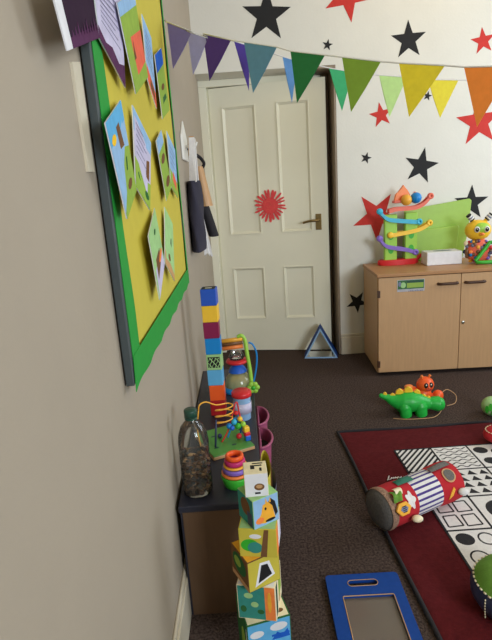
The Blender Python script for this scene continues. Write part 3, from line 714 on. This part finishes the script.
b = MB(); q = RX @ onroll(SG*1.50, .93, .012); b.ball((q.x, q.y, q.z), (.020, .013, .014), 'white_cloth', n=12); obj('white_tab', b, ro)
patch('yellow_leaf_patch', SG*1.5, .80, [(-.022, .012), (0, -.006), (.018, -.012), (.008, .006), (-.012, .018)], 'gold')

# ------------------------------------------------------------------ blue mirror board on the carpet
mbz = thing('handled_mirror', 'flat blue board with a handle slot and clear window lying on the carpet', 'mirror', (.303, 1.22, 0), math.radians(-1.0))
def rrect(x0, y0, x1, y1, r, n=5):
    P = []
    for cx, cy, a in ((x1-r, y1-r, 0), (x0+r, y1-r, PI/2), (x0+r, y0+r, PI), (x1-r, y0+r, 3*PI/2)):
        P += [(cx+r*math.cos(a+PI/2*i/n), cy+r*math.sin(a+PI/2*i/n)) for i in range(n+1)]
    return P
b = MB(); t = bmesh.new()
bx0, bx1, by_0, by_1 = -.113, .113, -.235, .128
def prism_holes(outer, holes, z0, z1, k):
    t = bmesh.new(); loops = [outer]+holes; edges = []; allv = []
    for z in (z0, z1):
        es = []
        for lp in loops:
            vs = [t.verts.new((x, y, z)) for x, y in lp]
            allv.append(vs); es += [t.edges.new((vs[i], vs[(i+1) % len(vs)])) for i in range(len(vs))]
        bmesh.ops.triangle_fill(t, edges=es, use_beauty=True)
    L = len(loops)
    for q in range(L):
        A, B = allv[q], allv[q+L]; n = len(A)
        for i in range(n): t.faces.new((A[i], A[(i+1) % n], B[(i+1) % n], B[i]))
    return b.merge(t, k)
prism_holes(rrect(bx0, by_0, bx1, by_1, .012), [rrect(-.048, .078, .044, .102, .0115), rrect(-.072, -.195, .080, .040, .004)], 0.001, .014, 'board_blue')
obj('board', b, mbz)
b = MB(); b.box((-.078, -.201, .004), (.086, .046, .006), 'hazy_plastic'); obj('clear_window', b, mbz)
b = MB(); b.tube(rrect(-.072, -.195, .080, .040, .004) and [(x, y, .0143) for x, y in rrect(-.072, -.195, .080, .040, .004)], .0016, 'tan', 5, True); obj('window_edge', b, mbz)
b = MB(); b.tube([(x, y, .0143) for x, y in rrect(-.048, .078, .044, .102, .0115)], .0012, 'tan', 5, True); obj('handle_slot_edge', b, mbz)

# ------------------------------------------------------------------ dinosaur, crab-like bug, ball, rattle, red toy
dn = thing('dinosaur_toy', 'shiny green plastic dinosaur with yellow back spikes on the carpet', 'toy', (.84, 2.47, 0), math.radians(-4))
b = MB()
t = [(-.160, 0, .106), (-.130, 0, .094), (-.095, 0, .078), (-.055, 0, .068), (-.01, 0, .067), (.03, 0, .062), (.065, 0, .056), (.090, 0, .054), (.112, 0, .052), (.135, 0, .048), (.158, 0, .044), (.168, 0, .043)]
P = smoothpath(t, 4); rr = [.011, .018, .034, .052, .056, .050, .038, .031, .036, .040, .030, .010]
R_ = []
for i in range(len(P)):
    f = i/4; j = min(int(f), len(rr)-2); R_.append(rr[j]+(rr[j+1]-rr[j])*(f-j))
b.tube(P, R_, 'green', 16)
for (x, y) in ((-.045, -.032), (-.045, .032), (.035, -.028), (.035, .028)):
    b.tube(smoothpath([(x, y*.6, .06), (x+.004, y, .035), (x+.006, y*1.05, .012), (x+.008, y*1.05, .002)]), [.036]*6+[.031]*6+[.030]*7, 'green', 12)
b.ball((-.160, 0, .106), .012, 'green', n=10)
obj('body', b, dn)
for i, (x, z, s_) in enumerate(((-.10, .100, .020), (-.065, .118, .026), (-.02, .126, .028), (.025, .114, .022), (.06, .092, .016), (-.14, .115, .012), (.085, .084, .012))):
    b = MB(); b.prism([(-s_*.8, -.006), (s_*.8, -.006), (s_*.7, s_*.5), (0, s_), (-s_*.7, s_*.5)], .014, 'dinoyellow', T(x, .007, z) @ XZ, 0, .003); obj('back_spike', b, dn)
for sy in (-1, 1):
    b = MB(); b.ball((.138, sy*.027, .058), .008, 'white_plastic', n=10); b.ball((.140, sy*.033, .058), .004, 'black', n=8); obj('eye', b, dn)
b = MB(); b.tube(smoothpath([(-.11, -.06, .003), (-.05, -.075, .003), (.03, -.075, .003), (.09, -.065, .003), (.13, -.03, .003), (.16, 0, .02)]), .002, 'tan', 5); obj('pull_cord', b, dn)
cg = thing('orange_bug_toy', 'orange round headed bug toy with big eyes behind the green dinosaur', 'toy', (.955, 2.60, 0), math.radians(8))
b = MB(); b.ball((0, 0, .102), (.048, .044, .044), 'orange', n=18); hd = obj('head', b, cg)
for sx in (-1, 1):
    b = MB(); b.ball((sx*.014, -.038, .110), (.0115, .008, .016), 'black', n=10); b.ball((sx*.014-.003, -.045, .116), .004, 'white_plastic', n=8); obj('eye', b, hd)
    b = MB(); b.tube(smoothpath([(sx*.018, 0, .135), (sx*.022, -.004, .150), (sx*.026, -.006, .156)]), [.006]*6+[.008]*7, 'tangerine', 8); obj('antenna', b, hd)
b = MB(); b.tube(smoothpath([(-.016, -.040, .090), (0, -.044, .084), (.016, -.040, .090)]), .003, 'deepred', 6); b.ball((0, -.044, .098), .006, 'coral', n=8); obj('mouth', b, hd)
b = MB(); b.ball((-.01, .0, .045), (.045, .04, .045), 'orange', n=16); b.ball((-.07, .02, .052), (.045, .036, .040), 'orange', n=14); b.ball((-.125, .03, .045), (.036, .03, .034), 'orange', n=14)
b.ball((-.09, .012, .095), (.026, .02, .012), 'tangerine', n=12); b.ball((-.125, .03, .012), (.03, .02, .012), 'orange', n=12); b.ball((-.07, .02, .012), (.03, .02, .012), 'orange', n=12); obj('body', b, cg)
b = MB(); b.ball((.063, -.025, .040), (.030, .028, .030), 'orange', n=14); b.tube([(.02, -.01, .04), (.05, -.02, .04)], .012, 'orange'); b.ball((.063, -.025, .011), (.02, .018, .011), 'orange', n=10); obj('claw', b, cg)
b = MB(); b.tube(smoothpath([(.085, -.02, .045), (.13, 0, .055), (.165, -.03, .03), (.14, -.07, .004), (.08, -.09, .003)]), .002, 'tan', 5); obj('pull_cord', b, cg)

sb = thing('sensory_ball', 'padded round toy with bright green top at the bottom right corner of the mat', 'soft toy', (.705, 1.185, .012))
prof = [(0, 0), (.07, .0), (.10, .012), (.116, .04), (.118, .062), (.108, .086)]
b = MB(); n = 48; t = bmesh.new(); rows = [[t.verts.new((max(r, .002)*math.cos(2*PI*i/n), max(r, .002)*math.sin(2*PI*i/n), z)) for i in range(n)] for r, z in prof]
mp = {v: b.bm.verts.new(v.co) for row in rows for v in row}
for A, B in zip(rows, rows[1:]):
    for i in range(n):
        k = ('navy_satin', 'black_cloth', 'dkred_cloth', 'navy_satin')[(i//6) % 4]
        f = b.bm.faces.new((mp[A[i]], mp[A[(i+1) % n]], mp[B[(i+1) % n]], mp[B[i]])); f.material_index = b.mi(k); f.smooth = True
t.free(); obj('side_panels', b, sb)
b = MB(); b.lathe([(.108, .086), (.095, .104), (.07, .118), (.04, .126), (0, .129)], 'green_cloth', 40); obj('green_top', b, sb)
b = MB()
for q in range(44):
    a = 2*PI*q/44; b.tube([(.110*math.cos(a), .110*math.sin(a), .086), (.110*math.cos(a+.07), .110*math.sin(a+.07), .087)], .0028, 'cream', 5)
for a in (3.55, 4.1, 4.75):
    for q in range(7): z = .015+.0095*q; r = .112+.006*math.sin(z*25); b.tube([(r*math.cos(a), r*math.sin(a), z), (r*math.cos(a), r*math.sin(a), z+.005)], .002, 'cream', 5)
obj('stitching', b, sb)
rg = thing('rattle_ball', 'pale green leaf patterned soft ball on the carpet at the right edge', 'ball', (1.222, 2.385, 0))
b = MB(); b.ball((0, 0, .05), (.052, .052, .05), 'palegreen', n=22); obj('ball', b, rg)
b = MB()
for q in range(7):
    a = -PI/2-.9+.3*q; h = .3*math.sin(q*2.1); c_ = Vector((math.cos(a)*math.cos(h), math.sin(a)*math.cos(h), math.sin(h)))
    u = Vector((-math.sin(a), math.cos(a), 0)); v = c_.cross(u)
    b.slab([Vector((0, 0, .05))+c_*.0525+u*(.016*math.cos(w_))*.6+v*.020*math.sin(w_) for w_ in [2*PI*i/10 for i in range(10)]], c_*.002, 'leaf')
obj('leaf_print', b, rg)
rr_ = thing('red_soft_toy', 'red felt toy with cream stitching at the right edge of the mat', 'soft toy', (1.118, 2.09, .0125))
b = MB(); b.ball((0, 0, .040), (.078, .06, .040), 'red_cloth', n=22); obj('body', b, rr_)
b = MB()
for q in range(26):
    a = 2*PI*q/26; b.tube([(.066*math.cos(a), .053*math.sin(a), .062), (.066*math.cos(a+.12), .053*math.sin(a+.12), .062)], .0025, 'cream', 5)
obj('stitching', b, rr_)

# ------------------------------------------------------------------ low shelf unit along the left wall
UX0, UX1, UY0, UY1, UH = -.2215, .008, 1.245, 2.325, .37
un = thing('shelf_unit', 'low narrow shelf unit with navy top along the left wall', 'shelf unit', (UX0, UY0, 0))
uw, ul = UX1-UX0, UY1-UY0
obj('top', MB().box((-.004, -.004, UH-.02), (uw+.004, ul, UH), 'navy_top', .003), un)
obj('end_panel', MB().box((.006, 0, 0), (uw, .018, UH-.02), 'end_panel', .001), un)
b = MB(); b.box((0, .002, 0), (.006, ul, UH-.02), 'navy_top'); obj('back_panel', b, un)
obj('end_panel', MB().box((.018, ul-.018, 0), (uw, ul, UH-.02), 'end_panel'), un)
obj('shelf', MB().box((.018, .018, .03), (uw, ul-.018, .048), 'end_panel'), un)
for f in (.34, .67): obj('divider', MB().box((.018, ul*f-.008, .048), (uw, ul*f+.008, UH-.02), 'navy_top'), un)

def bucket(y0, y1, z0, z1, k, label, depth):
    t = thing('hanging_basket', label, 'basket', (UX1+.008, (y0+y1)/2, z0), 0, 'baskets hung on the shelf unit side')
    w_ = (y1-y0)/2; b = MB(); n = 24
    def prof(s_, z): return [(0, -w_*s_)]+[(depth*s_*math.cos(a), w_*s_*math.sin(a)) for a in [-PI/2+PI*i/n for i in range(n+1)]]+[(0, w_*s_)]
    tt = bmesh.new(); H = z1-z0
    rings = [[tt.verts.new((x+.0005, y, z)) for x, y in prof(s_, z)] for s_, z in ((.82, 0), (1, H), )]
    inn = [[tt.verts.new((x*.9+.004, y*.93, z)) for x, y in prof(s_, z)] for s_, z in ((1, H), (.82, .006))]
    allr = rings+inn; m = len(rings[0])
    for A, B in zip(allr, allr[1:]):
        for i in range(m): tt.faces.new((A[i], A[(i+1) % m], B[(i+1) % m], B[i]))
    tt.faces.new(allr[0][::-1]); tt.faces.new(allr[-1]); b.merge(tt, k, None, False); obj('tub', b, t)
    if depth < .045: pass
    else:
        c_ = MB(); c_.prism([(x*.86+.004, y*.9) for x, y in prof(.93, 0)], .02, 'black_cloth', None, H*.55); obj('dark_inset', c_, t)  # dark slab set inside to blacken the opening
    b = MB(); b.tube([(x+.003, y, H) for x, y in prof(1, H)], .005, k, 8, True); obj('rim', b, t)
    return t
bucket(1.80, 1.965, .20, .325, 'pink', 'pink plastic basket on the shelf unit side, farther of the two', .042)
bucket(1.62, 1.775, .19, .325, 'pink', 'pink plastic basket on the shelf unit side, nearer of the two', .046)
# yellow cloth bag with a grey-blue pocket, hanging in front of the baskets
yb = thing('yellow_bag', 'yellow cloth bag hanging on the shelf unit side behind the animal cubes', 'bag', (UX1+.006, 1.475, .08))
b = MB(); b.grid(lambda u, v: Vector((.016+.015*math.cos(2*PI*u)*(.5+.5*v), .085*math.sin(2*PI*u)*(.55+.45*v), .27*v)), 20, 8, 'board_yellow'); b.prism([(.022+.01*math.cos(2*PI*i/20), .047*math.sin(2*PI*i/20)) for i in range(20)], .002, 'board_yellow'); obj('bag_body', b, yb)
b = MB(); b.grid(lambda u, v: Vector((.034+.010*math.sin(PI*u)+.004*math.sin(8*v), -.07+.15*u, .02+.19*v)), 10, 10, 'bluegrey'); obj('side_pocket', b, yb)
b = MB(); b.slab([(.030, -.03, .2), (.030, .03, .2), (.032, .02, .26), (.032, -.02, .26)], (.002, 0, 0), 'brown'); obj('patch', b, yb)

# ---- block tower: eight cubes, each a thing
tb = .0575; th = .0622
seq = [('deepred', 'red cube at the foot of the block tower'), ('orange', 'orange cube, second from the foot of the block tower'), ('sky', 'light blue cube above the orange one in the block tower'),
       ('palegreen', 'pale green cube with black squiggle print in the block tower'), ('azure', 'bright blue cube above the black print cube in the block tower'), ('maroon', 'maroon cube in the block tower'), ('yellow', 'yellow cube, second from the top of the block tower'), ('blue', 'dark blue cube on top of the block tower')]
for i, (k, lb) in enumerate(seq):
    b = MB(); b.box((-tb/2, -tb/2, 0), (tb/2, tb/2, th-.0004), k, .0025)
    if k == 'palegreen':
        b.box((-.0225, -tb/2-.0005, .010), (.0225, -tb/2+.001, th-.010), 'black')
        for q in range(6):
            x0 = -.019+.0075*q
            b.tube(smoothpath([(x0+.004*math.sin(q*2.1+r_*1.7), -tb/2-.0004, .011+.0075*r_) for r_ in range(6)], 4), .0011+.0006*(q % 2), 'palegreen', 5)
    if k == 'blue':
        b.box((-.024, -.024, th-.0004), (.024, .024, th+.0004), 'black'); b.box((-.012, -.012, th+.0004), (.012, .0, th+.0007), 'white_plastic')
    tag(obj('stacking_block', b, loc=(-.1300+.0009*math.sin(i*2.2), 1.84, UH+.0004+i*th), rot=(0, 0, math.radians(-3+1.6*math.sin(i*1.7)))), lb, 'block', 'cubes of the tall block tower')
# ---- tub with red lid
tu = thing('lidded_tub', 'pale tub with a red lid standing by the block tower', 'tub', (-.037, 1.775, UH))
b = MB(); b.lathe([(0, .0005), (.028, .0005), (.030, .003), (.033, .095), (.034, .10), (0, .10)], 'paleblue', 28); b.lathe([(.0332, .03), (.0345, .03), (.0348, .07), (.0338, .07)], 'lilac', 28); obj('tub_body', b, tu)
b = MB(); b.lathe([(.035, .092), (.0375, .094), (.0375, .108), (.034, .112), (0, .112)], 'red', 28); obj('lid', b, tu)
# ---- ball popper behind
bp_ = thing('popper_toy', 'baby activity toy with clear dome, lime arch and spinning rollers on the shelf unit', 'toy', (-.052, 2.06, UH))
b = MB(); b.lathe([(0, .0005), (.068, .0005), (.072, .006), (.070, .018), (.06, .022), (0, .022)], 'azure', 28); obj('base', b, bp_)
b = MB(); b.lathe([(.058, .022), (.058, .04), (.050, .062), (.036, .078), (.02, .085), (0, .087)], 'amber_plastic', 28); obj('dome', b, bp_)
b = MB(); b.lathe([(.040, .086), (.034, .10), (.018, .115), (.01, .125), (0, .125)], 'royal', 24); obj('cone', b, bp_)
b = MB(); b.lathe([(0, .125), (.042, .125), (.048, .131), (.042, .139), (0, .141)], 'red', 24); obj('disc', b, bp_)
b = MB(); b.lathe([(0, .142), (.030, .142), (.034, .152), (.026, .172), (0, .178)], 'clear_plastic', 20); obj('clear_cap', b, bp_)
b = MB(); b.tube(smoothpath([(.056, -.03, .010), (.054, -.02, .08), (.046, -.01, .16), (.04, .0, .22), (.026, .0, .242), (.01, .0, .236)]), .0085, 'lime', 10); obj('arch', b, bp_)
b = MB()
for zz, k in ((.190, 'tangerine'), (.207, 'brown'), (.222, 'gold')): b.tube([(-.058, 0, zz), (.03, 0, zz+.006)], .0092, k, 12)
obj('roller', b, bp_)
b = MB(); X = T(.062, -.062, .030) @ rotX(PI/2)
for q in range(6): a = 2*PI*q/6; b.ball((.016*math.cos(a), .016*math.sin(a), 0), (.012, .012, .008), 'lime', X, 10)
b.ball((0, 0, .004), (.010, .010, .009), 'leaf', X, 10); obj('flower_wheel', b, bp_)
b = MB(); b.tube(smoothpath([(.066, .03, .02), (.082, .03, .09), (.086, .03, .15), (.072, .03, .19), (.055, .03, .20)]), .004, 'azure', 8); obj('wire', b, bp_)
# ---- bead maze
bm_ = thing('bead_maze', 'bead maze toy with green base and looping wires on the shelf unit', 'toy', (-.135, 1.474, UH), math.radians(24))
b = MB(); b.box((0, 0, .001), (.148, .185, .012), 'tan', .002); b.box((.001, .001, .012), (.147, .184, .016), 'maze_green', .001)
for x, y in ((.03, .05), (.09, .04), (.05, .13)): b.prism(arc(x, y, .009, .005, n=12), .0004, 'deepgreen', None, .016)
obj('base_board', b, bm_)
c0, s0 = math.cos(-math.radians(24)), math.sin(-math.radians(24))
def loc(px, py, y):
    p = bw(px, py, y); v = Vector((p.x+.135, p.y-1.474, p.z-UH)); return Vector((v.x*c0-v.y*s0, v.x*s0+v.y*c0, v.z))
post_b = loc(216, 452, 1.54); post_b.z = .016
P = [loc(198.5, 411, 1.50), loc(199.5, 405, 1.50), loc(206, 402, 1.52), loc(216, 405, 1.55)]
axp = []
for q in range(0, 33):
    f = q/32; a = f*2*PI*3-PI/2
    c_ = Vector((loc(224, 405+19*f, 1.57)))
    axp.append(c_+Vector((.030*math.sin(a+PI/2+.6), .020*math.cos(a+PI/2+.6), .004*math.sin(a))))
P2 = [loc(217, 422, 1.55), loc(216.5, 430, 1.545), loc(216.2, 440, 1.54)]
b = MB(); b.tube(smoothpath(P+axp, 3), .0023, 'gold', 8); obj('coil_wire', b, bm_)
b = MB(); b.tube([loc(216, 420, 1.545), Vector((post_b.x, post_b.y, .014))], .0035, 'navy_satin', 8); obj('post', b, bm_)
b = MB(); b.tube(smoothpath([Vector((loc(198.5, 411, 1.50).x, loc(198.5, 411, 1.50).y, .014)), loc(197.5, 430, 1.50), loc(198.5, 411, 1.50)], 6), .0023, 'gold', 8); obj('coil_end_wire', b, bm_)
b = MB(); w2 = [loc(222, 446, 1.57), loc(229, 428, 1.58), loc(236, 402, 1.60), loc(240, 416, 1.60), loc(246, 428, 1.59), loc(248, 444, 1.57)]
w2[0].z = .014; w2[-1].z = .014
b.tube(smoothpath(w2, 6), .0026, 'red', 8); obj('red_wire', b, bm_)
b = MB(); w3 = [loc(228, 441, 1.60), loc(233, 424, 1.60), loc(241, 422, 1.60), loc(240, 440, 1.60)]; w3[0].z = .014; w3[-1].z = .014
b.tube(smoothpath(w3, 6), .0026, 'azure', 8); obj('blue_wire', b, bm_)
for i, (px, py, k, r, y) in enumerate(((229, 426, 'azure', .010, 1.575), (234, 422, 'cyan', .010, 1.58), (240, 419, 'yellow', .009, 1.59), (238, 426, 'leaf', .011, 1.58), (243, 424, 'lime', .010, 1.585), (246, 429, 'yellow', .010, 1.58), (236, 413, 'red', .008, 1.60), (235, 420, 'azure', .009, 1.60), (247, 434, 'red', .0095, 1.575), (247.5, 438.5, 'royal', .0095, 1.572), (247, 442.5, 'green', .0085, 1.57), (239, 436, 'red', .010, 1.585), (232, 428, 'royal', .009, 1.57), (220, 437, 'navy_satin', .008, 1.60))):
    b = MB()
    if i in (5, 8, 9): b.box((-r, -r, -r), (r, r, r), k, .003)
    else: b.ball((0, 0, 0), r, k, n=12)
    q = loc(px, py, y); q.z = max(q.z, .016+r); obj('bead', b, bm_, q)

# ---- bottle
bo = thing('plastic_bottle', 'clear plastic bottle with dark green cap, half full of beige pieces, on the shelf unit', 'bottle', (-.173, 1.312, UH))
prof = [(0, .002), (.030, .001), (.037, .006), (.0385, .02), (.0385, .05), (.0365, .055), (.0385, .060), (.0385, .085), (.0365, .09), (.0385, .095), (.0385, .12), (.0365, .125), (.0385, .13), (.0385, .165), (.036, .185), (.029, .208), (.019, .222), (.0140, .230), (.0140, .244)]
b = MB(); b.lathe(prof, 'clear_plastic', 32); obj('shell', b, bo); bo.scale = (1.13, 1.13, 1.0)
b = MB(); rnd = random.Random(2)
for q in range(150):
    a = rnd.uniform(0, 2*PI); z = rnd.uniform(.012, .118); r = .030*math.sqrt(rnd.uniform(.25, 1)); s_ = rnd.uniform(.005, .009)
    b.ball((r*math.cos(a), r*math.sin(a), z), (s_, s_*.8, s_*.7), rnd.choice(['tan', 'brown', 'brown', 'grey_cloth', 'speckle_cloth']), n=6)
fl = obj('filling', b, bo); fl['kind'] = 'stuff'; fl['label'] = 'beige and brown pieces inside the bottle'
b = MB(); b.lathe([(.0145, .238), (.0165, .239), (.0165, .257), (.015, .260), (0, .260)], 'deepgreen', 24); obj('cap', b, bo)
b = MB(); b.lathe([(.0135, .231), (.016, .232), (.016, .236), (.0135, .237)], 'deepgreen', 24); obj('neck_ring', b, bo)
# ---- stacking cups
z = UH+.0008
for (r0, r1, h, k, lb) in ((.036, .0435, .036, 'leaf', 'green stacking cup at the bottom of the cup stack'), (.0415, .0415, .010, 'tangerine', 'orange stacking cup just above the green one'), (.0375, .0375, .015, 'purple', 'purple stacking cup in the cup stack'),
                           (.0345, .034, .008, 'gold', 'amber stacking cup between the purple and magenta ones'), (.031, .030, .015, 'magenta', 'magenta stacking cup near the top of the cup stack'), (.027, .0262, .014, 'orange', 'orange stacking cup with open mouth on top of the cup stack')):
    b = MB(); b.lathe([(r0*.6, 0), (r0-.003, 0), (r0, .003), (r1+.0004, h-.003), (r1-.0015, h-.0004), (r1-.007, h-.0004), (r1-.009, h-.004), (r1-.009, .004), (r0*.6, 0)], k, 32)
    tag(obj('stacking_cup', b, loc=(-.062, 1.335, z)), lb, 'cup', 'stacking cups on the shelf unit'); z += h+.0002

# ------------------------------------------------------------------ tower of nesting picture cubes on the carpet
def face_x(s, side):
    """frame on a cube face: local xy = face u (right), v (up), extrude outwards"""
    if side == 'f': return T(0, -s/2, 0) @ XZ
    if side == 'l': return T(-s/2, 0, 0) @ rotZ(-PI/2) @ XZ
    return T(s/2, 0, 0) @ rotZ(PI/2) @ XZ
def cube(s, h, rz, z, x, y, base, deco, topk, label):
    b = MB(); b.box((-s/2, -s/2, 0), (s/2, s/2, h-.0003), paper(base), .0012)
    for side, items in deco.items():
        X = face_x(s, side)
        for n, (poly, k) in enumerate(items): b.prism([(u*s, v*h) for u, v in poly], .0003+.0001*n, paper(k), X, -.0001)
    for n, (poly, k) in enumerate(topk): b.prism([(u*s, v*s) for u, v in poly], .0002+.0001*n, paper(k), None, h-.0004)
    tag(obj('picture_cube', b, loc=(x, y, z), rot=(0, 0, math.radians(rz))), label, 'cube', 'nesting picture cubes')
def R(u0, v0, u1, v1): return [(u0, v0), (u1, v0), (u1, v1), (u0, v1)]
A_ = lambda *a: arc(*a, n=16)
full_ = R(-.48, .02, .48, .98)
zz = .0005
cube(.116, .156, 14, zz, -.010, 1.108, 'darkgreen', {
    'f': [(full_, 'sky'), (A_(-.28, .78, .16, .07), 'white_paper'), (A_(.22, .84, .2, .08), 'white_paper'), (R(.05, .66, .46, .70), 'royal'), ([(.05, .6), (.18, .74), (.3, .66), (.42, .76), (.47, .6)], 'royal'), ([(-.34, .02), (-.3, .5), (-.12, .62), (-.02, .5), (.0, .02)], 'gold'), (A_(.18, .36, .2, .16), 'gold'), (A_(.1, .44, .05, .04), 'brown'), (A_(.26, .4, .05, .05), 'brown'), (A_(-.2, .42, .05, .05), 'brown'), (A_(-.1, .25, .05, .05), 'brown')],
    'l': [(full_, 'darkgreen'), (A_(.1, .4, .2, .3), 'hillgreen'), (A_(.42, .5, .04, .4), 'white_paper')]},
    [(R(-.47, -.47, .47, .47), 'cream'), (A_(-.25, -.3, .1, .06), 'tan'), (A_(.2, .1, .12, .08), 'tan'), (A_(.3, -.3, .1, .06), 'brown')], 'sky blue picture cube at the bottom of the nesting cube tower')
zz += .156
cube(.098, .102, -12, zz, -.013, 1.105, 'cream', {
    'f': [(full_, 'teal'), (R(.22, .02, .48, .98), 'tangerine'), (A_(-.2, .7, .12, .08), 'palegreen'), (A_(-.05, .45, .1, .08), 'palegreen'), (A_(-.35, .3, .08, .1), 'darkgreen'), (A_(.1, .25, .09, .07), 'darkgreen'), (A_(.34, .55, .05, .3), 'gold')],
    'r': [(full_, 'cream'), (R(-.42, .05, -.2, .95), 'deepgreen'), (R(0, .3, .4, .95), 'hillgreen'), (A_(.1, .2, .12, .08), 'tan')]},
    [(R(-.47, -.47, .47, .47), 'white_paper'), (A_(-.2, -.3, .14, .08), 'tan'), (A_(.25, -.33, .08, .05), 'brown')], 'teal and orange picture cube, second from the bottom of the cube tower')
zz += .102
cube(.090, .086, 27, zz, -.019, 1.095, 'brown', {
    'f': [(full_, 'board_yellow'), ([(-.30, .10), (.33, .28), (.17, .80), (-.12, .84)], 'white_paper'), ([(-.2, .19), (.24, .32), (.11, .72), (-.08, .75)], 'black')],
    'l': [(full_, 'brown'), (A_(0, .62, .4, .34), 'darkgreen'), (A_(-.1, .65, .2, .16), 'hillgreen'), (R(-.48, .02, .48, .18), 'tan')]},
    [(R(-.47, -.47, .47, .47), 'gold'), (A_(-.2, -.2, .14, .14), 'teal'), (A_(.1, -.3, .16, .08), 'brown'), (A_(.12, -.33, .1, .05), 'gold')], 'yellow picture cube with a black shape, turned corner-on in the cube tower')
zz += .086
cube(.092, .079, -9, zz, -.002, 1.100, 'board_yellow', {
    'f': [(full_, 'board_yellow'), (A_(-.22, .42, .24, .22), 'leaf'), (A_(-.08, .34, .2, .2), 'teal'), (A_(-.06, .74, .16, .08), 'white_paper'), ([(.05, .02), (.22, .02), (.30, .98), (.18, .98)], 'brown')],
    'r': [(full_, 'tangerine'), (R(-.1, .02, .3, .98), 'white_paper'), (R(.3, .02, .48, .98), 'lilac')]},
    [(R(-.47, -.47, .47, .47), 'palegreen'), (A_(0, -.3, .2, .1), 'leaf')], 'yellow picture cube with green bush and brown trunk in the cube tower')
zz += .079
cube(.072, .078, 30, zz, -.002, 1.100, 'palegreen', {
    'f': [(full_, 'paleblue'), ([(-.4, .18), (-.05, .08), (.35, .16), (.25, .6), (.1, .78), (-.12, .74), (-.2, .45)], 'gold'), ([(.1, .78), (.25, .6), (.36, .2), (.46, .3), (.36, .72), (.2, .88)], 'black'), ([(-.02, .76), (.0, .95), (.06, .78)], 'gold'), ([(.12, .76), (.18, .93), (.2, .74)], 'gold'), (A_(-.26, .24, .16, .11), 'tangerine'), (A_(-.02, .58, .04, .05), 'black'), (A_(.15, .14, .2, .05), 'black')],
    'l': [(full_, 'teal'), (A_(.0, .6, .3, .3), 'brown'), (R(.1, .02, .4, .5), 'navy_satin')]},
    [(R(-.47, -.47, .47, .47), 'palegreen'), (A_(.1, -.3, .16, .1), 'leaf')], 'picture cube with a giraffe head, second from the top of the cube tower')
zz += .078
cube(.056, .062, 2, zz, -.004, 1.098, 'cream', {
    'f': [(full_, 'white_paper'), (A_(.12, .42, .22, .15), 'brown'), (R(-.08, .12, .16, .2), 'black'), (A_(.12, .44, .14, .08), 'tan')], 'r': [(full_, 'palegreen')], 'l': [(full_, 'hillgreen')]},
    [(R(-.47, -.47, .47, .47), 'cream'), (R(-.2, .1, .3, .2), 'black'), (R(-.2, -.12, -.02, .1), 'black'), (R(.18, -.3, .28, -.05), 'black'), (R(-.1, .28, .35, .36), 'black')], 'small white picture cube on top of the cube tower')
